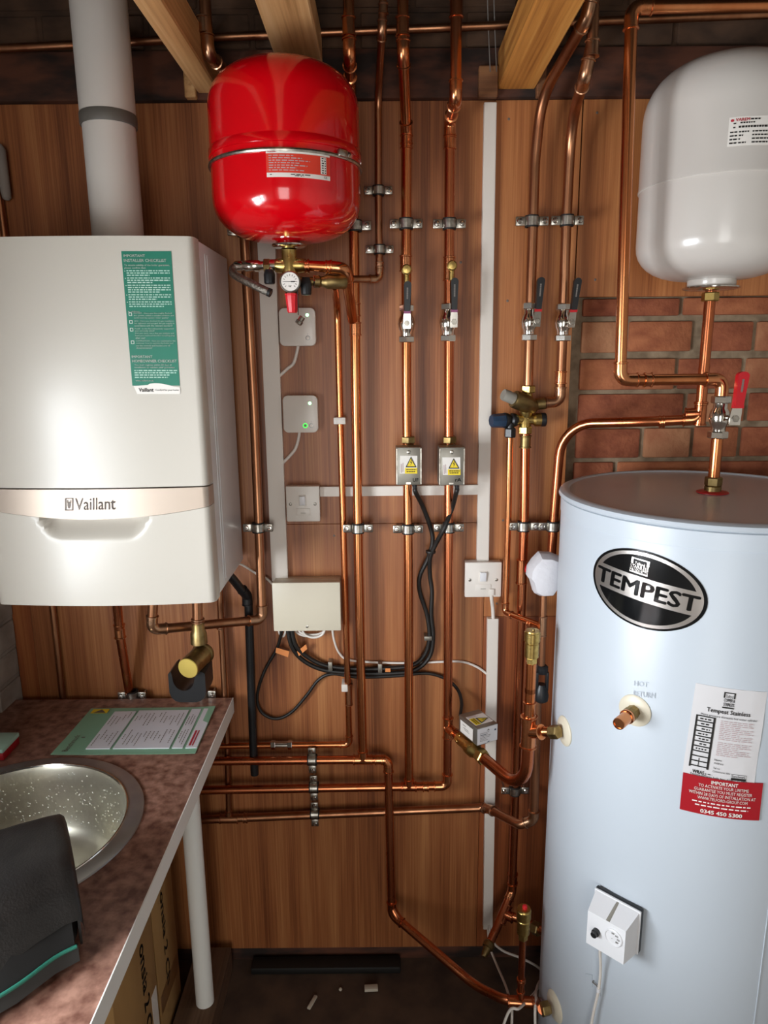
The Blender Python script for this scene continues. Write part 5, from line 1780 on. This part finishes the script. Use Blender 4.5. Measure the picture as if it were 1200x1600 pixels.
# braided filling hose
hs = thing('braided_hose', 'braided steel filling hose looped beside the boiler corner', 'hose', WY(424, 458, MY - .03))
ho = [V((MX - .104, MY, zc1)), WY(372, 414, MY), WY(364, 421, MY - .005), WY(366, 429, MY - .012), WY(384, 439, MY - .02), WY(410, 452, MY - .03), WY(423, 458, MY - .032)]
part('hose', sweep(smoothcurve(ho, 8), .0082, 14), 'braid', hs)
part('ferrule', lathe(V((MX - .096, MY, zc1)), (-1, 0, 0), [(.010, 0), (.010, .014), (.009, .016)], 16), 'chrome', hs)
part('open_end', lathe(ho[-1], ho[-1] - ho[-2], [(.0085, -.006), (.0088, .0), (.007, .001), (.005, -.001)], 16), 'rubber', hs)
# plug dangling on a cord
cd0 = WY(465, 452, MY - .03); cd1 = WY(466, 492, MY - .03)
hg = thing('hanging_plug', 'small nickel plug hanging on a dark cord before the upper receiver', 'plug', cd1)
part('cord', sweep([cd0, (cd0 + cd1) / 2, cd1], .0009, 8), 'cable', hg)
part('plug', lathe(WY(473, 495, MY - .03), WY(466, 506, MY - .03) - WY(473, 495, MY - .03), [(.005, 0), (.006, .001), (.006, .009), (.0075, .010), (.0075, .016), (.006, .018)], 10), 'chrome', hg, smooth=20)

# ================================================================== trunking and electrics
def trunking(label, pxs, th=.016, lid=True):
    """pxs: top-left, top-right, bottom-right, bottom-left in pixels at the face"""
    q = [WY(x, y, -th) for x, y in pxs]
    t = thing('cable_trunking', label, 'trunking', (q[2] + q[3]) / 2 + V((0, th, 0)), 'white cable trunking')
    mb = MB()
    mb.add(q + [V((p.x, -.0004, p.z)) for p in q], [(0, 1, 2, 3), (7, 6, 5, 4), (0, 4, 5, 1), (1, 5, 6, 2), (2, 6, 7, 3), (3, 7, 4, 0)])
    part('channel', mb, 'trunk', t, smooth=20)
    c = sum(q, V()) / 4
    mb = MB()
    q2 = [p + (c - p) * .0 + V((0, -.0004, 0)) for p in q]
    # slightly proud snap-on lid
    wv_ = (q[1] - q[0]).normalized() * .0015
    lq = [q[0] + wv_, q[1] - wv_, q[2] - wv_, q[3] + wv_]
    if abs((q[1] - q[0]).x) > abs((q[3] - q[0]).z):
        vv_ = V((0, 0, .0015)); lq = [q[0] - vv_, q[1] - vv_, q[2] + vv_, q[3] + vv_]
    mb.add([p + V((0, -.0009, 0)) for p in lq] + [p + V((0, .001, 0)) for p in lq], [(0, 1, 2, 3), (7, 6, 5, 4), (0, 4, 5, 1), (1, 5, 6, 2), (2, 6, 7, 3), (3, 7, 4, 0)])
    part('lid', mb, 'trunk', t, smooth=20)
    return t


trunking('wide white upright trunking beside the boiler', [(400, 330), (427.5, 330), (450, 908), (425, 908)])
trunking('thin white horizontal trunking behind the zone valve boxes', [(500, 761), (748, 758), (748, 773), (500, 776)], .014)
trunking('white upright trunking from roof to the right-hand switch', [(757, 160), (776, 160), (763.5, 882), (745, 882)])
trunking('lower white upright trunking below the right-hand switch', [(762, 967), (779, 967), (769.5, 1452), (755, 1452)])


def spur(px0, px1, py0, py1, label, cable_px=None, th=.034):
    a = WY(px0, py0, -th); b = WY(px1, py1, -th)
    t = thing('fused_switch', label, 'switch', ((a.x + b.x) / 2, 0, b.z), 'fused switches')
    part('back_box', bbox((a.x + .0015, -th + .008, b.z + .0015), (b.x - .0015, -.0005, a.z - .0015), bev=.002), 'plastic', t)
    pl = part('face_plate', bbox((a.x, -th, b.z), (b.x, -th + .009, a.z), bev=.003), 'plastic', t)
    w_, h_ = b.x - a.x, a.z - b.z
    F_ = lambda s, u: V((a.x + w_ * s, -th, a.z - h_ * u))
    c = F_(.49, .40)
    part('rocker_frame', box(c + V((0, -.0006, 0)), (w_ * .22, .003, h_ * .30), bev=.001), 'plastic', pl)
    R_ = Matrix.Rotation(math.radians(8), 3, 'X')
    part('rocker', box(c + V((0, -.003, 0)), (w_ * .17, .006, h_ * .26), R=R_, bev=.001), 'plasticw', pl)
    c = F_(.50, .72)
    part('fuse_carrier', box(c + V((0, -.0004, 0)), (w_ * .42, .002, h_ * .20), bev=.0006), 'plastic', pl)
    part('fuse_slot', box(c + V((0, -.0014, -h_ * .03)), (w_ * .14, .001, .0015)), 'grey', pl)
    for s in (.13, .86):
        sc_ = part('screw', lathe(F_(s, .50), (0, -1, 0), [(.0038, 0), (.0038, .0008), (.0025, .0014), (.0005, .0015)], 14), 'zinc', pl)
        part('screw_slot', box(F_(s, .50) + V((0, -.0016, 0)), (.005, .0008, .0009)), 'engrave', sc_)
    return a, b


spur(446, 500.5, 760, 815, 'white fused switch at the left end of the horizontal trunking')
a, b = spur(727, 783, 879, 933, 'white fused switch between the two right-hand trunkings')
lc = [WY(768, 924, -.032), WY(768, 934, -.030), WY(770, 950, -.016), WY(771, 972, -.010)]
single('flex_cable', sweep(smoothcurve(lc), .0048, 12), 'plastic', 'short white flex from the right-hand switch into the lower trunking', 'cable')
part('cable_grip', box(WY(768, 925, -.036), (.012, .006, .016), bev=.001), 'plastic', bpy.data.objects['fused_switch.001'])


def receiver(px0, px1, py0, py1, label, leds, th=.026):
    a = WY(px0, py0, -th); b = WY(px1, py1, -th)
    t = thing('wireless_receiver', label, 'receiver', ((a.x + b.x) / 2, 0, b.z), 'white wireless receivers')
    # rounded square block
    cx_, cz_ = (a.x + b.x) / 2, (a.z + b.z) / 2; hw, hh = (b.x - a.x) / 2, (a.z - b.z) / 2; rr = .012
    pts = []
    for qx, qz, a0 in ((1, 1, 0), (-1, 1, 90), (-1, -1, 180), (1, -1, 270)):
        for i in range(7):
            an = math.radians(a0 + 15 * i)
            pts.append((qx * (hw - rr) + rr * math.cos(an), qz * (hh - rr) + rr * math.sin(an)))
    mb = MB(); n = len(pts); vs = []
    for yy, k in ((-.0005, .97), (-.004, 1), (-th + .003, 1), (-th + .0008, .985), (-th, .955)):
        vs += [V((cx_ + x * k, yy, cz_ + z * k)) for x, z in pts]
    fs = [tuple(range(n)), tuple(range(4 * n, 5 * n))[::-1]]
    for i in range(4):
        for j in range(n):
            fs.append((i * n + j, i * n + (j + 1) % n, (i + 1) * n + (j + 1) % n, (i + 1) * n + j))
    mb.add(vs, fs)
    part('case', mb, 'plastic', t, smooth=40)
    for px, py, kind in leds:
        p = WY(px, py, -th - .0002)
        if kind == 'led':
            part('status_light', lathe(p + V((0, .001, 0)), (0, -1, 0), [(.0036, 0), (.0036, .0012), (.002, .0018)], 16), 'led', t, label='lit green status light')
        else:
            part('button', lathe(p + V((0, .001, 0)), (0, -1, 0), [(.0055, 0), (.0055, .0012), (.0038, .0013), (.0038, .0008)], 20), 'ledring' if kind == 'green' else 'ring', t)
            part('button_face', lathe(p + V((0, .001, 0)), (0, -1, 0), [(.0036, 0), (.0036, .0012), (.001, .0014)], 16), 'plastic' if kind != 'green' else 'grey', t)
            part('button_mark', box(p + V((0, 0, .0085)), (.0007, .0006, .003)), 'ring', t)


receiver(435, 494, 481, 540.5, 'upper white wireless receiver under the pressure gauge', [(480, 492, 'led'), (481, 528, 'ring')])
receiver(441, 497.5, 618, 676, 'lower white wireless receiver with a lit green button ring', [(484, 630, 'led'), (477, 665, 'green'), (486.5, 665, 'ring')])
single('receiver_cable', sweep(smoothcurve([WY(466, 535, -.012), WY(465, 545, -.012), WY(459, 567, -.010), WY(448, 577, -.009), WY(434, 590, -.009)]), .0038, 12), 'plastic', 'short white cable curving from the upper receiver into the trunking', 'cable')
single('receiver_cable', sweep(smoothcurve([WY(468, 670, -.012), WY(467, 682, -.012), WY(462, 700, -.010), WY(452, 713, -.009), WY(439, 726, -.009)]), .0038, 12), 'plastic', 'short white cable curving from the lower receiver into the trunking', 'cable')

# junction box
a = WY(424.5, 911, -.062); b = WY(533, 985.5, -.062)
jb = thing('junction_box', 'grey-white wiring box below the wide trunking', 'box', ((a.x + b.x) / 2, 0, b.z))
part('base', bbox((a.x + .002, -.05, b.z + .002), (b.x - .002, -.0005, a.z - .002), bev=.002), 'cream', jb)
part('cover', bbox((a.x, -.062, b.z), (b.x, -.045, a.z), bev=.002), 'cream', jb)
part('screw', lathe(WY(480, 979, -.062), (0, -1, 0), [(.0035, 0), (.0035, .0008), (.001, .0014)], 12), 'zinc', jb)

# black cables between the wiring box and the zone valves
def cable(name, label, pts, r, m='cable', n=10):
    return single(name, sweep(smoothcurve([V(p) for p in pts], 8), r, n), m, label, 'cable', 'cables' if m == 'cable' else None)


cb = -.012
cable('valve_cable', 'black cable from the UF box down to the wiring box', [G1, G1 + V((.002, .002, -.01)), WY(660, 790, -.05), WY(672, 822, -.03), WY(676, 845, -.026), WY(669, 872, -.024), WY(656, 900, -.022), WY(656, 925, -.02), WY(667, 960, -.018), WY(671, 995, -.018), WY(664, 1022, -.016),
       WY(645, 1039, -.016), WY(610, 1044, -.016), WY(560, 1045, -.016), WY(510, 1040, -.018), WY(480, 1026, -.022), WY(462, 1008, -.030), WY(455, 980, -.032)], .0056)
cable('valve_cable', 'black cable from the second zone valve box down to the wiring box', [G2, G2 + V((-.002, .002, -.01)), WY(706, 795, -.05), WY(694, 825, -.062), WY(681, 850, -.045), WY(672, 872, -.034), WY(672, 900, -.022), WY(675, 925, -.02), WY(674, 960, -.018), WY(677, 995, -.018), WY(671, 1026, -.016),
       WY(648, 1047, -.016), WY(610, 1052, -.016), WY(560, 1052, -.016), WY(507, 1047, -.018), WY(474, 1032, -.022), WY(456, 1010, -.030), WY(449, 980, -.032)], .0056)
cable('valve_cable', 'black looping cable from the wiring box across to the printed zone valve', [WY(441, 980, -.03), WY(439, 992, -.026), WY(432, 1015, -.016), WY(415, 1045, -.012), WY(404, 1075, -.012), WY(402, 1097, -.012), WY(411, 1115, -.012), WY(432, 1123, -.012), WY(455, 1113, -.012), WY(478, 1088, -.012),
       WY(498, 1062, -.012), WY(520, 1053, -.012), WY(560, 1058, -.010), WY(620, 1056, -.010), WY(665, 1052, -.012), WY(695, 1060, -.014), WY(714, 1076, -.022), WY(721, 1096, -.05), WY(719, 1118, -.085)], .0042)
cable('white_cable', 'thin white cable from the wiring box to the lower right trunking', [WY(519, 980, -.03), WY(522, 1000, -.02), WY(530, 1020, -.008), WY(545, 1031, -.006), WY(590, 1035, -.006), WY(640, 1036, -.006), WY(690, 1034, -.006), WY(722, 1034, -.006), WY(745, 1042, -.006), WY(762, 1054, -.006)], .0030, 'plastic')
# coil of spare white cable under the box
cl_ = thing('cable_coil', 'coil of spare white cable tucked under the wiring box', 'cable', WY(487, 997, -.03))
for k, (w_, d_) in enumerate(((22, 10), (20, 8), (17, 12))):
    pts = [WY(487 + (k - 1) * 3 + w_ * math.cos(t), 978 + d_ * 1.0 * math.sin(t) + 6, -.020 - .010 * k) for t in [PI * i / 10 for i in range(11)]]
    part('loop', sweep(smoothcurve(pts, 4), .0030, 10), 'plastic', cl_)
cable('white_cable', 'white cable loop at the left underside of the wiring box', [WY(435, 980, -.03), WY(437, 990, -.022), WY(443, 994, -.02), WY(448, 982, -.03)], .0028, 'plastic')
cable('white_cable', 'white cable from the boiler corner down to the wiring box', [WY(372, 880, -.035), WY(381, 884, -.020), WY(400, 896, -.012), WY(415, 903, -.012), WY(426, 913, -.020), WY(432, 918, -.03)], .0028, 'plastic')


def cable_clip(px, py, w_, h_, d, label, m='zincdull'):
    p = WY(px, py, d); s = mpp(p)
    single('cable_clip', box(V((p.x, (d - .0005) / 2, p.z)), (w_ * s, -d - .001, h_ * s), bev=.0012), m, label, 'clip', 'cable clips')


cable_clip(516, 1042, 6.5, 15, -.026, 'grey cable clip under the wiring box')
cable_clip(594, 1045, 6.5, 15, -.026, 'grey cable clip between the riser and the UF pipe')
cable_clip(669, 998, 12, 7, -.027, 'grey cable clip on the rising pair of black cables')
p = WY(673, 862, -.034)
single('cable_tie', lathe(p - UPZ * .003, UPZ, [(.012, 0), (.0125, .001), (.0125, .005), (.012, .006)], 14), 'cable', 'black cable tie where the two zone valve cables cross', 'cable tie')
def flag(pxs, label):
    q = [WY(x, y, -.030) for x, y in pxs]
    mb = MB().add(q + [p + V((0, .0012, 0)) for p in q], [(0, 1, 2, 3), (7, 6, 5, 4), (0, 4, 5, 1), (1, 5, 6, 2), (2, 6, 7, 3), (3, 7, 4, 0)])
    single('cable_tag', mb, 'orange', label, 'tag', smooth=20)


flag([(431.5, 1012), (452, 1018), (450, 1027), (430.5, 1020)], 'orange tag on the looping black cable under the wiring box')
flag([(464, 1018), (478, 1007), (480, 1014), (467, 1025)], 'orange tag on the thick black cables under the wiring box')
flag([(602, 1044.5), (610, 1044.5), (610, 1050), (602, 1050)], 'small orange tag on the black cables left of the UF pipe')

# cables by the foot of the cylinder
cable('white_cable', 'white cable dropping from the lower trunking to the floor', [WY(762, 1448, -.012), WY(765, 1478, -.05), WY(775, 1505, -.10), WY(788, 1535, -.18), WY(795, 1556, -.24), WY(800, 1580, -.30), V((.27, -.42, .006))], .0032, 'plastic')
cable('white_cable', 'white cable curving from the lower trunking behind the cylinder', [WY(764, 1446, -.016), WY(768, 1468, -.05), WY(785, 1485, -.08), WY(812, 1496, -.09), WY(836, 1508, -.09), WY(856, 1522, -.08), V((.46, -.045, .02))], .0032, 'plastic')
cable('white_cable', 'white cable rising across the floor under the lower vent', [V((.20, -.44, .006)), WY(790, 1592, -.36), WY(812, 1575, -.352), WY(834, 1553, -.26), WY(846, 1535, -.12), WY(862, 1522, -.05)], .0032, 'plastic')
cable('white_cable', 'white cable on the floor nearest the cylinder foot', [V((.33, -.45, .006)), WY(836, 1590, -.36), WY(838, 1570, -.352), WY(838, 1548, -.28), WY(846, 1530, -.10), WY(866, 1520, -.05)], .0032, 'plastic')
# thin wires hanging from the roof
for i, x in enumerate((763, 773)):
    single('hanging_wire', sweep(smoothcurve([WY(x - 2, -30, -.03), WY(x, 40, -.028), WY(x + 3, 112, -.04)]), .0012, 8), 'inkgrey', ('left', 'right')[i] + ' of two thin grey wires hanging beside the orange joist', 'wire')

# ================================================================== tool bag on the worktop
BO = V((-.518, -.712, 0)); BL = V((.87, .49, 0)).normalized(); BN = V((.49, -.87, 0)).normalized()
BZ = ZC + .0066


def bulge(l):
    t = min(max(-l / .13, 0), 1)
    return 1 + .30 * t * t * (3 - 2 * t)


def bagp(l, n_, z):
    n2 = n_ * bulge(l) if n_ > 0 else n_
    return BO + BL * l + BN * n2 + UPZ * z


def loft(secs, mb=None):
    mb = mb or MB(); n = len(secs[0]); vs = [p for s in secs for p in s]; fs = [tuple(range(n)), tuple(range((len(secs) - 1) * n, len(secs) * n))[::-1]]
    for i in range(len(secs) - 1):
        for j in range(n):
            fs.append((i * n + j, i * n + (j + 1) % n, (i + 1) * n + (j + 1) % n, (i + 1) * n + j))
    return mb.add(vs, fs)


def rounded(sec, it=2):
    for _ in range(it):
        out = []
        for i in range(len(sec)):
            a, b = sec[i], sec[(i + 1) % len(sec)]
            out += [(a[0] * .75 + b[0] * .25, a[1] * .75 + b[1] * .25), (a[0] * .25 + b[0] * .75, a[1] * .25 + b[1] * .75)]
        sec = out
    return sec


bag = thing('tool_bag', 'black cloth bag with teal piping at the front left of the worktop', 'bag', BO + BL * -.12 + UPZ * BZ)
core = rounded([(-.085, BZ), (.03, BZ), (.148, BZ), (.142, BZ + .03), (.118, BZ + .065), (.095, BZ + .095), (.05, BZ + .112), (-.02, BZ + .110), (-.08, BZ + .08)])
cx_ = sum(p[0] for p in core) / len(core); cz_ = sum(p[1] for p in core) / len(core)
secs = []
for l, k in ((.008, .55), (.004, .80), (-.004, .93), (-.015, .985), (-.035, 1.0), (-.08, 1.0), (-.13, 1.02), (-.20, 1.02), (-.27, .98), (-.285, .85), (-.29, .5)):
    secs.append([bagp(l, cx_ + (n_ - cx_) * k, max(BZ + .0002, cz_ + (z - cz_) * k)) for n_, z in core])
part('body', loft(secs), 'bag', bag, smooth=60)
# flap folded over the top and down the front
fo = [(-.086, BZ + .070), (-.06, BZ + .104), (-.02, BZ + .122), (.045, BZ + .124), (.088, BZ + .111), (.116, BZ + .082), (.132, BZ + .052)]
fo = [tuple(p) for p in [(q.x, q.y) for q in smoothcurve([V((x, z, 0)) for x, z in fo], 4)]]
secs = []
for l, dz in ((.0135, -.030), (.0135, -.018), (.0115, -.008), (.006, -.002), (-.01, 0), (-.05, .001), (-.10, .0), (-.16, -.002), (-.22, -.002), (-.285, 0)):
    up_ = [(n_, z + dz) for n_, z in fo]
    lo_ = [(n_ * .97, z + dz - .004) for n_, z in fo[::-1]]
    e = min(max(-l / .12, 0), 1) * .012
    secs.append([bagp(l, n_ + (.004 if i > 18 else 0), z - (e if n_ > .12 else 0)) for i, (n_, z) in enumerate(up_)] + [bagp(l, n_, z - (e if n_ > .12 else 0)) for n_, z in lo_])
fl_p = part('flap', loft(secs), 'bag', bag, smooth=60)
# front pocket panel, dark gusset and piping
secs = []
for l in (-.002, -.03, -.08, -.14, -.2, -.27):
    secs.append([bagp(l, n_, z) for n_, z in ((.118, BZ + .058), (.1445, BZ + .026), (.151, BZ + .024), (.126, BZ + .060))])
part('front_panel', loft(secs), 'bagdark', bag, smooth=40)
pp_ = [bagp(l, .1535, BZ + .0235) for l in (.0, -.03, -.08, -.14, -.2, -.27)]
part('piping', sweep(smoothcurve(pp_, 5), .0028, 10), 'teal', bag, label='teal piping')
secs = []
for l in (.002, -.03, -.08, -.14, -.2, -.27):
    secs.append([bagp(l, n_, z) for n_, z in ((.149, BZ + .021), (.158, BZ + .002), (.152, BZ + .001), (.143, BZ + .02))])
part('base_trim', loft(secs), 'baggrey', bag, smooth=40)
secs = []
for l, k in ((.006, 0), (.0095, 0)):
    secs.append([bagp(l, n_, z) for n_, z in ((.02, BZ + .004), (.13, BZ + .004), (.125, BZ + .04), (.10, BZ + .075), (.06, BZ + .09), (.02, BZ + .085))])
part('side_gusset', loft(secs), 'bag', bag, smooth=40)

# ================================================================== bits on the floor
p = WZ(580, 1546, .004)
single('plastic_offcut', box(p + V((0, 0, .0045)), (.036, .016, .009), R=Matrix.Rotation(.05, 3, 'Z'), bev=.001), 'debris', 'small white rectangular offcut lying on the dark floor', 'offcut')
p = WZ(488, 1568, .003)
single('wood_chip', box(p + V((0, 0, .004)), (.010, .042, .006), R=Matrix.Rotation(-.4, 3, 'Z'), bev=.002), 'debris', 'pale slanted chip lying on the floor left of the white offcut', 'chip')
p = WZ(532, 1547, .002)
single('crumb', lathe(p, UPZ, [(.004, 0), (.005, .003), (.002, .007)], 7), 'debris', 'tiny pale crumb on the floor between the chip and the offcut', 'crumb')
a = WZ(392, 1524, .0); b = WZ(626, 1521, .0)  # black strip added to stand in for the dark slot at the wall foot
single('dark_slot_strip', bbox((a.x, a.y, 0.0005), (b.x, -.006, .022), bev=.004), 'rubber', 'dark strip added for the slot along the foot of the wall', 'strip')
